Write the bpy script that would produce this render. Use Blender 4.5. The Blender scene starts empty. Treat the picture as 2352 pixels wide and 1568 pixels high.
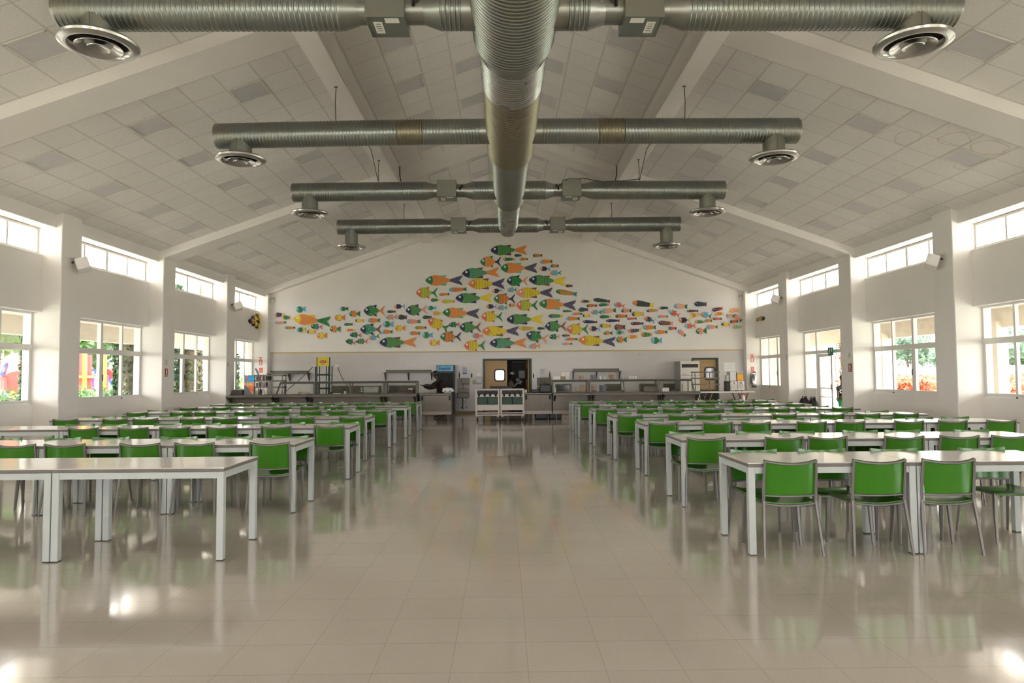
import bpy, bmesh, math, random
from mathutils import Vector, Matrix
random.seed(7)
S = bpy.context.scene
COL = S.collection
PI = math.pi
# ---------------------------------------------------------------- camera
F_PX, PITCH, YAW, ROLL, H = 1597.7, .0489, -.0118, -.0070, 1.45
cy, sy = math.cos(YAW), math.sin(YAW); cp, sp = math.cos(PITCH), math.sin(PITCH); cr, sr = math.cos(ROLL), math.sin(ROLL)
FW = Vector((-sy*cp, cy*cp, sp)); RT0 = Vector((cy, sy, 0)); UP0 = RT0.cross(FW)
RT = RT0*cr + UP0*sr; UP = UP0*cr - RT0*sr
cam = bpy.data.cameras.new('camera'); cam.sensor_width = 36; cam.lens = 36*F_PX/2352; cam.clip_end = 500
co = bpy.data.objects.new('camera', cam); COL.objects.link(co); S.camera = co
M = Matrix((RT, UP, -FW)).transposed().to_4x4(); M.translation = Vector((0, 0, H)); co.matrix_world = M
def at(a, b, Y):
    """point of the place seen at photo pixel (a,b) on the plane y=Y"""
    d = FW + RT*(a-1176)/F_PX - UP*(b-784)/F_PX
    return Vector((0, 0, H)) + d*(Y/d.y)
def atx(a, b, X):
    d = FW + RT*(a-1176)/F_PX - UP*(b-784)/F_PX
    return Vector((0, 0, H)) + d*(X/d.x)
# ---------------------------------------------------------------- world, sun, exposure
w = bpy.data.worlds.new('sky'); S.world = w; w.use_nodes = True
nt = w.node_tree; bg = nt.nodes['Background']
tc = nt.nodes.new('ShaderNodeTexCoord'); sx = nt.nodes.new('ShaderNodeSeparateXYZ'); rp = nt.nodes.new('ShaderNodeValToRGB')
nt.links.new(tc.outputs['Generated'], sx.inputs[0]); nt.links.new(sx.outputs['Z'], rp.inputs[0]); nt.links.new(rp.outputs[0], bg.inputs[0])
rp.color_ramp.elements[0].color = (1, .965, .96, 1); rp.color_ramp.elements[1].color = (.92, .93, 1, 1); rp.color_ramp.elements[1].position = .6
bg.inputs[1].default_value = 9
sun = bpy.data.lights.new('sun', 'SUN'); sun.energy = 22; sun.angle = .01; sun.color = (1, .96, .95)
so = bpy.data.objects.new('sun', sun); COL.objects.link(so)
so.rotation_euler = Vector((-.16, -.42, .9)).to_track_quat('Z', 'Y').to_euler()
S.view_settings.view_transform = 'Standard'; S.view_settings.look = 'None'; S.view_settings.gamma = 1
S.view_settings.use_curve_mapping = False; S.view_settings.exposure = 0.5
S.cycles.max_bounces = 10; S.cycles.diffuse_bounces = 7; S.cycles.transparent_max_bounces = 16; S.cycles.glossy_bounces = 4
S.cycles.sample_clamp_indirect = 6; S.cycles.caustics_reflective = False
def portal(loc, nrm, a, b):
    l = bpy.data.lights.new('window_portal', 'AREA'); l.shape = 'RECTANGLE'; l.size = a; l.size_y = b; l.energy = 1
    l.cycles.is_portal = True
    o = bpy.data.objects.new('window_portal', l); COL.objects.link(o); o.location = loc
    o.rotation_euler = Vector(nrm).to_track_quat('-Z', 'Z').to_euler()
# ---------------------------------------------------------------- materials
def nmat(name):
    m = bpy.data.materials.new(name); m.use_nodes = True
    return m, m.node_tree, m.node_tree.nodes['Principled BSDF']
def mat(name, c, rough=.5, metal=0, spec=.5, var=0, vs=6, bump=0, bs=40, coat=0, trans=0):
    m, t, p = nmat(name)
    p.inputs['Base Color'].default_value = (*c, 1); p.inputs['Roughness'].default_value = rough
    p.inputs['Metallic'].default_value = metal; p.inputs['Specular IOR Level'].default_value = spec
    p.inputs['Coat Weight'].default_value = coat; p.inputs['Coat Roughness'].default_value = .08
    tc = t.nodes.new('ShaderNodeTexCoord')
    n = t.nodes.new('ShaderNodeTexNoise'); n.inputs['Scale'].default_value = vs; n.inputs['Detail'].default_value = 4
    t.links.new(tc.outputs['Object'], n.inputs['Vector'])
    r = t.nodes.new('ShaderNodeValToRGB')
    a = max(var, .03)
    r.color_ramp.elements[0].position = .3; r.color_ramp.elements[1].position = .7
    r.color_ramp.elements[0].color = (*[x*(1-a) for x in c], 1); r.color_ramp.elements[1].color = (*[min(1, x*(1+a)) for x in c], 1)
    t.links.new(n.outputs['Fac'], r.inputs[0]); t.links.new(r.outputs[0], p.inputs['Base Color'])
    if bump:
        n2 = t.nodes.new('ShaderNodeTexNoise'); n2.inputs['Scale'].default_value = bs
        t.links.new(tc.outputs['Object'], n2.inputs['Vector'])
        b = t.nodes.new('ShaderNodeBump'); b.inputs['Strength'].default_value = bump; b.inputs['Distance'].default_value = .01
        t.links.new(n2.outputs['Fac'], b.inputs['Height']); t.links.new(b.outputs[0], p.inputs['Normal'])
    if trans:
        tr = t.nodes.new('ShaderNodeBsdfTranslucent'); tr.inputs[0].default_value = (*c, 1)
        mx = t.nodes.new('ShaderNodeMixShader'); mx.inputs[0].default_value = trans
        out = t.nodes['Material Output']
        t.links.new(p.outputs[0], mx.inputs[1]); t.links.new(tr.outputs[0], mx.inputs[2]); t.links.new(mx.outputs[0], out.inputs[0])
    return m
def math_n(t, op, a, b=None, c=None):
    n = t.nodes.new('ShaderNodeMath'); n.operation = op
    for i, v in enumerate((a, b, c)):
        if v is None: continue
        if isinstance(v, (int, float)): n.inputs[i].default_value = v
        else: t.links.new(v, n.inputs[i])
    return n.outputs[0]
def mixc(t, f, a, b):
    n = t.nodes.new('ShaderNodeMix'); n.data_type = 'RGBA'
    for i, v in ((0, f), (6, a), (7, b)):
        if isinstance(v, (int, float)): n.inputs[i].default_value = v
        elif isinstance(v, tuple): n.inputs[i].default_value = (*v, 1)
        else: t.links.new(v, n.inputs[i])
    return n.outputs[2]
WALL = mat('painted_wall', (.80, .77, .735), .55, var=.02, vs=.8, bump=.05, bs=60)
BEAM = mat('beam_paint', (.82, .795, .76), .6, var=.02, vs=1)
def ceil_mat():
    m, t, p = nmat('ceiling_tiles'); tc = t.nodes.new('ShaderNodeTexCoord'); s = t.nodes.new('ShaderNodeSeparateXYZ')
    t.links.new(tc.outputs['UV'], s.inputs[0])
    def line(o, wd):
        f = math_n(t, 'FRACT', o); d = math_n(t, 'MINIMUM', f, math_n(t, 'SUBTRACT', 1, f)); return math_n(t, 'LESS_THAN', d, wd)
    lu, lv = line(s.outputs[0], .028), line(s.outputs[1], .018)
    l = math_n(t, 'MAXIMUM', lu, lv)
    n = t.nodes.new('ShaderNodeTexNoise'); n.inputs['Scale'].default_value = 55; n.inputs['Detail'].default_value = 3
    t.links.new(tc.outputs['Object'], n.inputs['Vector'])
    # each tile its own slight tint
    wn = t.nodes.new('ShaderNodeTexWhiteNoise'); cb = t.nodes.new('ShaderNodeCombineXYZ')
    t.links.new(math_n(t, 'FLOOR', s.outputs[0]), cb.inputs[0]); t.links.new(math_n(t, 'FLOOR', s.outputs[1]), cb.inputs[1]); t.links.new(cb.outputs[0], wn.inputs[0])
    base = mixc(t, wn.outputs['Value'], (.81, .79, .765), (.85, .83, .805))
    r = t.nodes.new('ShaderNodeMapRange'); r.inputs[1].default_value = .35; r.inputs[2].default_value = .62
    t.links.new(n.outputs['Fac'], r.inputs[0]); base = mixc(t, math_n(t, 'MULTIPLY', r.outputs[0], .25), base, (.52, .50, .45))
    base = mixc(t, math_n(t, 'MULTIPLY', l, .42), base, (.42, .42, .37))
    # brown water-stain rings on the right slope
    g = t.nodes.new('ShaderNodeNewGeometry'); sg = t.nodes.new('ShaderNodeSeparateXYZ'); t.links.new(g.outputs['Position'], sg.inputs[0])
    nz = t.nodes.new('ShaderNodeTexNoise'); nz.inputs['Scale'].default_value = 2.6; t.links.new(g.outputs['Position'], nz.inputs['Vector'])
    for (cx, cyy, ra, rb) in STAINS:
        dx = math_n(t, 'DIVIDE', math_n(t, 'SUBTRACT', sg.outputs[0], cx), ra); dy = math_n(t, 'DIVIDE', math_n(t, 'SUBTRACT', sg.outputs[1], cyy), rb)
        d = math_n(t, 'SQRT', math_n(t, 'ADD', math_n(t, 'MULTIPLY', dx, dx), math_n(t, 'MULTIPLY', dy, dy)))
        d = math_n(t, 'ADD', d, math_n(t, 'MULTIPLY', math_n(t, 'SUBTRACT', nz.outputs['Fac'], .5), 1.3))
        e = math_n(t, 'LESS_THAN', math_n(t, 'ABSOLUTE', math_n(t, 'SUBTRACT', d, 1)), .06)
        base = mixc(t, math_n(t, 'MULTIPLY', e, .42), base, (.52, .40, .24))
    t.links.new(base, p.inputs['Base Color']); p.inputs['Roughness'].default_value = .9
    b = t.nodes.new('ShaderNodeBump'); b.inputs['Strength'].default_value = .4; b.inputs['Distance'].default_value = .01; b.invert = True
    t.links.new(l, b.inputs['Height']); t.links.new(b.outputs[0], p.inputs['Normal'])
    return m
def floor_mat():
    m, t, p = nmat('terrazzo_tiles'); g = t.nodes.new('ShaderNodeNewGeometry'); s = t.nodes.new('ShaderNodeSeparateXYZ'); t.links.new(g.outputs['Position'], s.inputs[0])
    def line(o, off, wd):
        q = math_n(t, 'DIVIDE', math_n(t, 'SUBTRACT', o, off), .382); f = math_n(t, 'FRACT', q)
        return q, math_n(t, 'LESS_THAN', math_n(t, 'MINIMUM', f, math_n(t, 'SUBTRACT', 1, f)), wd)
    qx, lx = line(s.outputs[0], .11, .0045); qy, ly = line(s.outputs[1], 3.482, .006)
    l = math_n(t, 'MAXIMUM', lx, ly)
    cb = t.nodes.new('ShaderNodeCombineXYZ'); t.links.new(math_n(t, 'FLOOR', qx), cb.inputs[0]); t.links.new(math_n(t, 'FLOOR', qy), cb.inputs[1])
    wn = t.nodes.new('ShaderNodeTexWhiteNoise'); t.links.new(cb.outputs[0], wn.inputs[0])
    base = mixc(t, wn.outputs['Value'], (.62, .555, .495), (.65, .585, .52))
    def noise(sc, det=3):
        n = t.nodes.new('ShaderNodeTexNoise'); n.inputs['Scale'].default_value = sc; n.inputs['Detail'].default_value = det
        t.links.new(g.outputs['Position'], n.inputs['Vector']); return n.outputs['Fac']
    base = mixc(t, math_n(t, 'MULTIPLY', noise(1.1, 5), .6), base, (.46, .42, .37))
    sp_ = math_n(t, 'GREATER_THAN', noise(160, 1), .66); base = mixc(t, math_n(t, 'MULTIPLY', sp_, .35), base, (.25, .22, .17))
    base = mixc(t, math_n(t, 'MULTIPLY', l, .36), base, (.22, .17, .12))
    t.links.new(base, p.inputs['Base Color'])
    rr = t.nodes.new('ShaderNodeMapRange'); rr.inputs[3].default_value = .06; rr.inputs[4].default_value = .13
    t.links.new(noise(.9, 3), rr.inputs[0]); t.links.new(rr.outputs[0], p.inputs['Roughness'])
    p.inputs['Specular IOR Level'].default_value = 1.0; p.inputs['Coat Weight'].default_value = .25; p.inputs['Coat Roughness'].default_value = .06
    b = t.nodes.new('ShaderNodeBump'); b.inputs['Strength'].default_value = .008; b.inputs['Distance'].default_value = .02
    t.links.new(noise(3.5, 2), b.inputs['Height']); 
    b2 = t.nodes.new('ShaderNodeBump'); b2.inputs['Strength'].default_value = .25; b2.inputs['Distance'].default_value = .002; b2.invert = True
    t.links.new(l, b2.inputs['Height']); t.links.new(b.outputs[0], b2.inputs['Normal']); t.links.new(b2.outputs[0], p.inputs['Normal'])
    return m
def tile_wall_mat():
    m, t, p = nmat('glazed_wall_tiles'); g = t.nodes.new('ShaderNodeTexCoord'); mp = t.nodes.new('ShaderNodeMapping'); mp.inputs['Rotation'].default_value = (PI/2, 0, 0)
    t.links.new(g.outputs['Object'], mp.inputs[0])
    b = t.nodes.new('ShaderNodeTexBrick'); b.offset = .5; b.inputs['Scale'].default_value = 1; b.inputs['Brick Width'].default_value = .4; b.inputs['Row Height'].default_value = .2
    b.inputs['Mortar Size'].default_value = .003; b.inputs['Color1'].default_value = (.58, .55, .535, 1); b.inputs['Color2'].default_value = (.60, .565, .55, 1); b.inputs['Mortar'].default_value = (.55, .525, .51, 1)
    t.links.new(mp.outputs[0], b.inputs['Vector']); t.links.new(b.outputs['Color'], p.inputs['Base Color']); p.inputs['Roughness'].default_value = .25
    return m
def duct_mat(name, c, rough, tint=(.30, .26, .17)):
    m, t, p = nmat(name); tc = t.nodes.new('ShaderNodeTexCoord')
    n = t.nodes.new('ShaderNodeTexNoise'); n.inputs['Scale'].default_value = 2.2; n.inputs['Detail'].default_value = 6; t.links.new(tc.outputs['Object'], n.inputs['Vector'])
    r = t.nodes.new('ShaderNodeMapRange'); r.inputs[1].default_value = .45; r.inputs[2].default_value = .75; t.links.new(n.outputs['Fac'], r.inputs[0])
    t.links.new(mixc(t, math_n(t, 'MULTIPLY', r.outputs[0], .45), c, tint), p.inputs['Base Color'])
    p.inputs['Metallic'].default_value = .92
    q = t.nodes.new('ShaderNodeMapRange'); q.inputs[3].default_value = rough-.06; q.inputs[4].default_value = rough+.14; t.links.new(n.outputs['Fac'], q.inputs[0]); t.links.new(q.outputs[0], p.inputs['Roughness'])
    return m
def glass_mat():
    m, t, p = nmat('window_glass'); t.nodes.remove(p); out = t.nodes['Material Output']
    a = t.nodes.new('ShaderNodeBsdfTransparent'); g = t.nodes.new('ShaderNodeBsdfGlossy'); g.inputs['Roughness'].default_value = .02
    a.inputs[0].default_value = (.97, .985, .97, 1)
    lw = t.nodes.new('ShaderNodeLayerWeight'); lw.inputs[0].default_value = .5
    pw = math_n(t, 'MULTIPLY_ADD', math_n(t, 'POWER', lw.outputs['Facing'], 5), .5, .04)
    mx = t.nodes.new('ShaderNodeMixShader'); t.links.new(pw, mx.inputs[0]); t.links.new(a.outputs[0], mx.inputs[1]); t.links.new(g.outputs[0], mx.inputs[2]); t.links.new(mx.outputs[0], out.inputs[0])
    return m
# ---------------------------------------------------------------- mesh builder
class MB:
    def __init__(s): s.v = []; s.f = []; s.uv = None
    def quad(s, a, b, c, d): i = len(s.v); s.v += [a, b, c, d]; s.f.append((i, i+1, i+2, i+3)); return s
    def box(s, x0, y0, z0, x1, y1, z1, m=None):
        i = len(s.v)
        x0, x1 = min(x0, x1), max(x0, x1); y0, y1 = min(y0, y1), max(y0, y1); z0, z1 = min(z0, z1), max(z0, z1)
        s.k = getattr(s, 'k', -1)+1; e = .00045*(s.k % 7); x0 -= e; y0 -= e; x1 += e; y1 += e; z1 += e; z0 -= e if z0 > .001 else 0   # joints never share a plane
        p = [Vector(q) for q in ((x0, y0, z0), (x1, y0, z0), (x1, y1, z0), (x0, y1, z0), (x0, y0, z1), (x1, y0, z1), (x1, y1, z1), (x0, y1, z1))]
        if m is not None: p = [m @ q for q in p]
        s.v += [tuple(q) for q in p]
        for q in ((0, 3, 2, 1), (4, 5, 6, 7), (0, 1, 5, 4), (1, 2, 6, 5), (2, 3, 7, 6), (3, 0, 4, 7)): s.f.append(tuple(i+k for k in q))
        return s
    def prism(s, pts, fn0, fn1):
        """closed outline swept between two placements"""
        n = len(pts); i = len(s.v); s.v += [tuple(fn0(p)) for p in pts] + [tuple(fn1(p)) for p in pts]
        s.f.append(tuple(range(i, i+n))[::-1]); s.f.append(tuple(range(i+n, i+2*n)))
        for k in range(n): s.f.append((i+k, i+(k+1) % n, i+n+(k+1) % n, i+n+k))
        return s
    def tube(s, pts, r, n=8, cap=True, sq=False):
        rs = r if isinstance(r, (list, tuple)) else [r]*len(pts); pts = [Vector(p) for p in pts]; base = len(s.v); pu = None
        for k, p in enumerate(pts):
            d = (pts[min(k+1, len(pts)-1)]-pts[max(k-1, 0)]).normalized()
            u = pu if pu is not None else (Vector((0, 0, 1)) if abs(d.z) < .9 else Vector((0, 1, 0)))
            u = (u-d*u.dot(d)).normalized(); v = d.cross(u); pu = u
            for j in range(n):
                a = 2*PI*j/n + (PI/4 if sq else 0); s.v.append(tuple(p+(u*math.cos(a)+v*math.sin(a))*rs[k]))
        for k in range(len(pts)-1):
            for j in range(n): s.f.append((base+k*n+j, base+k*n+(j+1) % n, base+(k+1)*n+(j+1) % n, base+(k+1)*n+j))
        if cap: s.f.append(tuple(base+j for j in range(n))[::-1]); s.f.append(tuple(base+(len(pts)-1)*n+j for j in range(n)))
        return s
    def lathe(s, prof, n=32, o=(0, 0, 0)):
        base = len(s.v); o = Vector(o)
        for (r, z) in prof:
            for j in range(n): a = 2*PI*j/n; s.v.append((o.x+r*math.cos(a), o.y+r*math.sin(a), o.z+z))
        for k in range(len(prof)-1):
            for j in range(n): s.f.append((base+k*n+j, base+k*n+(j+1) % n, base+(k+1)*n+(j+1) % n, base+(k+1)*n+j))
        return s
    def build(s, name, m, parent=None, smooth=False, bevel=0, loc=None):
        me = bpy.data.meshes.new(name); me.from_pydata(s.v, [], s.f); me.materials.append(m)
        if s.uv:
            u = me.uv_layers.new(name='UVMap')
            for lp in me.loops: u.data[lp.index].uv = s.uv[lp.vertex_index]
        bm = bmesh.new(); bm.from_mesh(me); bmesh.ops.recalc_face_normals(bm, faces=bm.faces)
        if bevel: bmesh.ops.bevel(bm, geom=[e for e in bm.edges if e.is_manifold and e.calc_face_angle(0) > .6], offset=bevel, segments=1, affect='EDGES')
        bm.to_mesh(me); bm.free()
        if smooth:
            me.polygons.foreach_set('use_smooth', [True]*len(me.polygons))
            try: me.set_sharp_from_angle(angle=math.radians(40))
            except Exception: pass
        o = bpy.data.objects.new(name, me); COL.objects.link(o)
        if parent: o.parent = parent
        if loc is not None: o.location = loc
        return o
def tag(o, label, cat, group=None, kind=None):
    o['label'] = label; o['category'] = cat
    if group: o['group'] = group
    if kind: o['kind'] = kind
    return o
def thing(name, label, cat, loc=(0, 0, 0), rz=0, group=None):
    o = bpy.data.objects.new(name, None); COL.objects.link(o); o.location = loc; o.rotation_euler = (0, 0, rz); o.empty_display_size = .1
    return tag(o, label, cat, group)
def struct(o): o['kind'] = 'structure'; return o
def dup(root, loc, rz, label, group=None, name=None):
    r = root.copy(); COL.objects.link(r); r.location = loc; r.rotation_euler = (0, 0, rz); r['label'] = label
    if name: r.name = name
    if group: r['group'] = group
    for ch in root.children:
        c = ch.copy(); COL.objects.link(c); c.parent = r
        for g in ch.children: d = g.copy(); COL.objects.link(d); d.parent = c
    return r
def text(s, size, m, loc, parent, name='lettering', ext=.002, rot=(PI/2, 0, 0), align='CENTER'):
    c = bpy.data.curves.new(name, 'FONT'); c.body = s; c.size = size; c.extrude = ext; c.offset = size*.025; c.align_x = align; c.align_y = 'CENTER'; c.materials.append(m)
    tmp = bpy.data.objects.new(name+'_curve', c); me = bpy.data.meshes.new_from_object(tmp); bpy.data.objects.remove(tmp)
    o = bpy.data.objects.new(name, me); COL.objects.link(o); o.location = loc; o.rotation_euler = rot
    if parent: o.parent = parent
    return o
NTH = ['zeroth', 'first', 'second', 'third', 'fourth', 'fifth', 'sixth', 'seventh', 'eighth', 'ninth', 'tenth', 'eleventh', 'twelfth']
# ---------------------------------------------------------------- hall geometry
XC, SL = .15, math.tan(.3387)
def cz(x): return 4.79 + (9.24-abs(x-XC))*SL          # height of the sloped ceiling
YW, YF, BAY = 26.8, -6.8, 4.23
COLS = [14.14+BAY*k for k in range(-5, 3)]             # near faces of the columns
CW = .66
STAINS = [(7.14, 12.0, .17, .26), (7.68, 11.5, .20, .30), (8.2, 11.48, .24, .28), (8.32, 12.3, .12, .18)]
CEIL = ceil_mat(); FLOOR = floor_mat(); GLASS = glass_mat(); WTILE = tile_wall_mat()
ALU = mat('white_window_frame', (.78, .77, .73), .4); BLACK = mat('black_plastic', (.012, .012, .013), .4)
# floor
struct(MB().box(-10.0, YF-.3, -.1, 10.3, YW+3.2, 0).build('floor', FLOOR))
# ceiling slopes, in three bays between the big rafters, with the tile grid laid out in UV
mb = MB(); mb.uv = []
for (y0, y1, off) in ((YF-.2, 10.35, 8.77), (10.35, 18.7, 11.70), (18.7, YW+.2, 19.345)):
    for sgn in (-1, 1):
        for (d0, d1, o) in ((10.15, 2.95, 8.296), (2.95, 0, 2.30)):
            for (a, b) in ((d0, y0), (d1, y0), (d1, y1), (d0, y1)):
                mb.v.append((XC+sgn*a, b, cz(XC+a))); mb.uv.append(((o-a)/.5754, (b-off)/.61))
            n = len(mb.v); mb.f.append((n-4, n-3, n-2, n-1))
me = bpy.data.meshes.new('ceiling'); me.from_pydata(mb.v, [], mb.f); me.materials.append(CEIL)
u = me.uv_layers.new(name='UVMap')
for lp in me.loops: u.data[lp.index].uv = mb.uv[lp.vertex_index]
struct(bpy.data.objects.new('ceiling', me)); COL.objects.link(bpy.data.objects['ceiling'])
# roof above the ceiling, out of view, added to block light
mb = MB()
for sgn in (-1, 1):
    for (a, b) in ((10.3, 0),):
        mb.quad((XC+sgn*10.3, YF-.5, cz(XC+10.3)+.25), (XC, YF-.5, cz(XC)+.25), (XC, YW+.5, cz(XC)+.25), (XC+sgn*10.3, YW+.5, cz(XC+10.3)+.25))
struct(mb.build('trim_1', mat('roof_sheet', (.25, .2, .17), .8)))
# rafters across the hall (drop under the slope) and the two long beams
n = 2
for (y0, y1) in ((1.6, 2.3), (10.02, 10.72), (18.35, 19.05), (26.47, YW)):
    mb = MB()
    for sgn in (-1, 1):
        for (a, b, dr) in ((9.5, 0.0, .21),):
            mb.prism([(a, cz(XC+a)+.05), (b, cz(XC+b)+.05), (b, cz(XC+b)-dr), (a, cz(XC+a)-dr)], lambda p: (XC+sgn*p[0], y0, p[1]), lambda p: (XC+sgn*p[0], y1, p[1]))
    struct(mb.build('trim_%d' % n, BEAM)); n += 1
for sgn in (-1, 1):
    struct(MB().box(XC+sgn*2.91, YF, 6.59, XC+sgn*3.29, YW, 7.2).build('trim_%d' % n, BEAM, bevel=.012)); n += 1
# side walls: columns, header, middle panel, sill wall
DOORBAY = COLS[6]   # right-hand bay with the glazed doors
for sgn, nm in ((-1, 'wall_left'), (1, 'wall_right')):
    mb = MB()
    X = lambda d: XC+sgn*d
    for y in COLS: mb.box(X(9.12), y, 0, X(9.87), y+CW, 4.95)
    mb.box(X(9.12), 26.5, 0, X(9.87), YW+.15, 4.95)
    ys = COLS+[26.5]
    for a, b in zip(ys[:-1], ys[1:]):
        a2 = a+CW
        mb.box(X(9.24), a2-.01, 4.52, X(9.87), b+.01, 4.95)
        mb.box(X(9.5), a2-.01, 2.8, X(9.87), b+.01, 3.97)
        if sgn == 1 and abs(a-COLS[6]) < .1: mb.box(X(9.63), b-.85, 0, X(9.87), b+.01, .93)
        else: mb.box(X(9.63), a2-.01, 0, X(9.87), b+.01, .93)
    struct(mb.build(nm, WALL, bevel=.012))
# front wall behind the camera with four tall openings
mb = MB(); ops = [-6.4, -.2, 6.0]; OPW = 3.2
e = [-10.0]
for o in ops: e += [o-OPW/2+.35, o+OPW/2+.35]
e.append(10.3)
for k in range(0, len(e), 2): mb.box(e[k], YF-.3, 0, e[k+1], YF, 8.3)
for k in range(1, len(e)-1, 2): mb.box(e[k]-.01, YF-.3, 3.2, e[k+1]+.01, YF, 8.3)
struct(mb.build('wall_front', WALL))
struct(MB().box(-10.5, YF-3.2, 3.3, 10.8, YF-.3, 3.5).build('trim_20', BEAM))  # unseen canopy, added to keep sun out of the openings behind the camera
for k in range(1, len(e)-1, 2):
    portal(((e[k]+e[k+1])/2, YF-.15, 1.6), (0, 1, 0), OPW, 3.2)
# ---- windows
wn = 0
def window(sgn, y0, y1, z0, z1, d, kind):
    global wn; wn += 1
    r = bpy.data.objects.new('window_%d' % wn, None); COL.objects.link(r); r.location = (XC+sgn*d, y0, z0); struct(r)
    L, Hh = y1-y0, z1-z0; fr = MB(); gl = []
    def bar(ya, yb, za, zb, t=.05, o=0): fr.box(sgn*(o-.02), ya, za, sgn*(o+t), yb, zb)
    for seg in (0, 1):
        a, b = seg*L/2, (seg+1)*L/2
        bar(a, a+.04, 0, Hh, .07); bar(b-.04, b, 0, Hh, .07); bar(a, b, 0, .045, .07); bar(a, b, Hh-.045, Hh, .07)
        m = (a+b)/2
        if kind == 'low':
            bar(a, b, 1.12, 1.20, .09, -.02); bar(m-.025, m+.025, 1.2, Hh); bar(m-.03, m+.03, 0, 1.14, .04)
            bar(a+.04, a+.075, .045, 1.12, .03); bar(b-.075, b-.04, .045, 1.12, .03); bar(a, b, .045, .085, .03); bar(a, b, 1.08, 1.12, .03)
            gl += [(a+.07, m-.02, .08, 1.09), (m+.02, b-.07, .08, 1.09), (a+.04, m-.02, 1.2, Hh-.04), (m+.02, b-.04, 1.2, Hh-.04)]
        else:
            bar(m-.025, m+.025, 0, Hh, .04); gl += [(a+.04, m-.02, .04, Hh-.04), (m+.02, b-.04, .04, Hh-.04)]
    if kind == 'low': fr.box(sgn*-.07, 0, -.02, sgn*.07, L, 0.0)
    fr.build('window_frame', ALU, r)
    for (a, b, c, dd) in gl: MB().box(sgn*.012, a, c, sgn*.018, b, dd).build('pane', GLASS, r)
    if kind == 'low':
        for seg in (0, 1): MB().box(sgn*-.035, seg*L/2+.05, .45, sgn*-.015, seg*L/2+.07, .6).build('latch', BLACK, r)
    for a in ((L*.75,) if kind == 'low' else ()):
        MB().box(sgn*-.03, a-.02, -.005, sgn*-.015, a+.02, .03).build('corner_stop', BLACK, r)
ys = COLS+[26.5]
for sgn in (-1, 1):
    for k, (a, b) in enumerate(zip(ys[:-1], ys[1:])):
        a += CW
        window(sgn, a, b, 3.98, 4.51, 9.62, 'high'); portal((XC+sgn*9.86, (a+b)/2, 4.24), (-sgn, 0, 0), b-a, .54)
        portal((XC+sgn*9.86, (a+b)/2, 1.87 if not (sgn == 1 and k == 6) else 1.4), (-sgn, 0, 0), b-a, 1.86 if not (sgn == 1 and k == 6) else 2.8)
        if not (sgn == 1 and k == 6): window(sgn, a, b, .94, 2.8, 9.70, 'low')
# glazed door bay on the right
ya, yb = COLS[6]+CW, COLS[7]
wn += 1; r = bpy.data.objects.new('window_%d' % wn, None); COL.objects.link(r); r.location = (XC+9.7, 0, 0); struct(r)
fr = MB()
for (a, b, c, d) in ((yb-.05, yb, .93, 2.8), (yb-.9, yb-.82, 0, 2.8), (ya, yb, 2.74, 2.8), (ya, yb, 2.06, 2.16), (yb-.9, yb, .93, .98), (ya, ya+.06, 0, 2.8), (ya+.75, ya+.83, 0, 2.8)): fr.box(-.03, a, c, .06, b, d)
fr.build('window_frame', ALU, r)
for (a, b, c, d) in ((yb-.82, yb-.05, .98, 2.06), (yb-.82, yb-.05, 2.16, 2.74), (ya+.83, yb-.9, 2.16, 2.74), (ya+.06, ya+.75, 2.16, 2.74), (ya+.06, ya+.75, .1, 2.06)): MB().box(.012, a, c, .018, b, d).build('pane', GLASS, r)
def door_leaf(n, y0, wdt, ang):
    r = bpy.data.objects.new('door_%d' % n, None); COL.objects.link(r); r.location = (XC+9.72, y0, 0); r.rotation_euler = (0, 0, ang); struct(r)
    f = MB(); L = wdt
    for (a, b, c, d) in ((0, -.09, .02, 2.05), (-L, -L+.09, .02, 2.05), (0, -L, .02, .12), (0, -L, 1.96, 2.05), (0, -L, .98, 1.01), (0, -L, .72, .74)): f.box(-.02, a, c, .02, b, d)
    f.build('door_frame', ALU, r); MB().box(-.004, -.09, .12, .004, -L+.09, 1.96).build('pane', GLASS, r)
    MB().tube([(-.05, -L+.05, .95), (-.05, -L+.05, 1.12)], .012).build('door_handle', BLACK, r)
door_leaf(1, yb-.9, .92, 0)
door_leaf(2, ya+.84, -.92, -1.9)
# ---- back wall with the two doorways
mb = MB(); tl = MB()
DA = (at(1111, 900, YW).x, at(1220, 900, YW).x); DB = (at(1591, 880, YW).x, at(1649, 880, YW).x)
TZ = at(1165, 806.5, YW).z; DZ = at(1165, 825, YW).z; DZ2 = at(1620, 823.5, YW).z
def wallpiece(x0, x1, z0, z1):
    if z0 < TZ: tl.box(x0, YW-.012, z0, x1, YW+.15, min(z1, TZ))
    if z1 > TZ: mb.box(x0, YW, max(z0, TZ), x1, YW+.15, z1)
wallpiece(-9.1, DA[0], 0, TZ); wallpiece(DA[0], DA[1], DZ, TZ); wallpiece(DA[1], DB[0], 0, TZ); wallpiece(DB[0], DB[1], DZ2, TZ); wallpiece(DB[1], 9.4, 0, TZ)
pts = [(-9.15, TZ), (9.45, TZ), (9.45, cz(9.45)+.1), (XC, cz(XC)+.1), (-9.15, cz(-9.15)+.1)]
mb.prism(pts, lambda p: (p[0], YW, p[1]), lambda p: (p[0], YW+.15, p[1]))
struct(mb.build('wall_back', WALL)); 
struct(tl.build('trim_21', WTILE))
OCH = mat('ochre_trim', (.50, .36, .12), .5)
struct(MB().box(-8.95, YW-.03, TZ-.025, 9.25, YW, TZ+.015).build('trim_22', OCH))
bbm = MB()
for a, b in ((-8.95, DA[0]), (DA[1], DB[0]), (DB[1], 9.25)): bbm.box(a, YW-.03, 0, b, YW-.013, .1)
struct(bbm.build('baseboard_back', mat('ochre_baseboard', (.30, .23, .12), .5)))
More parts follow.
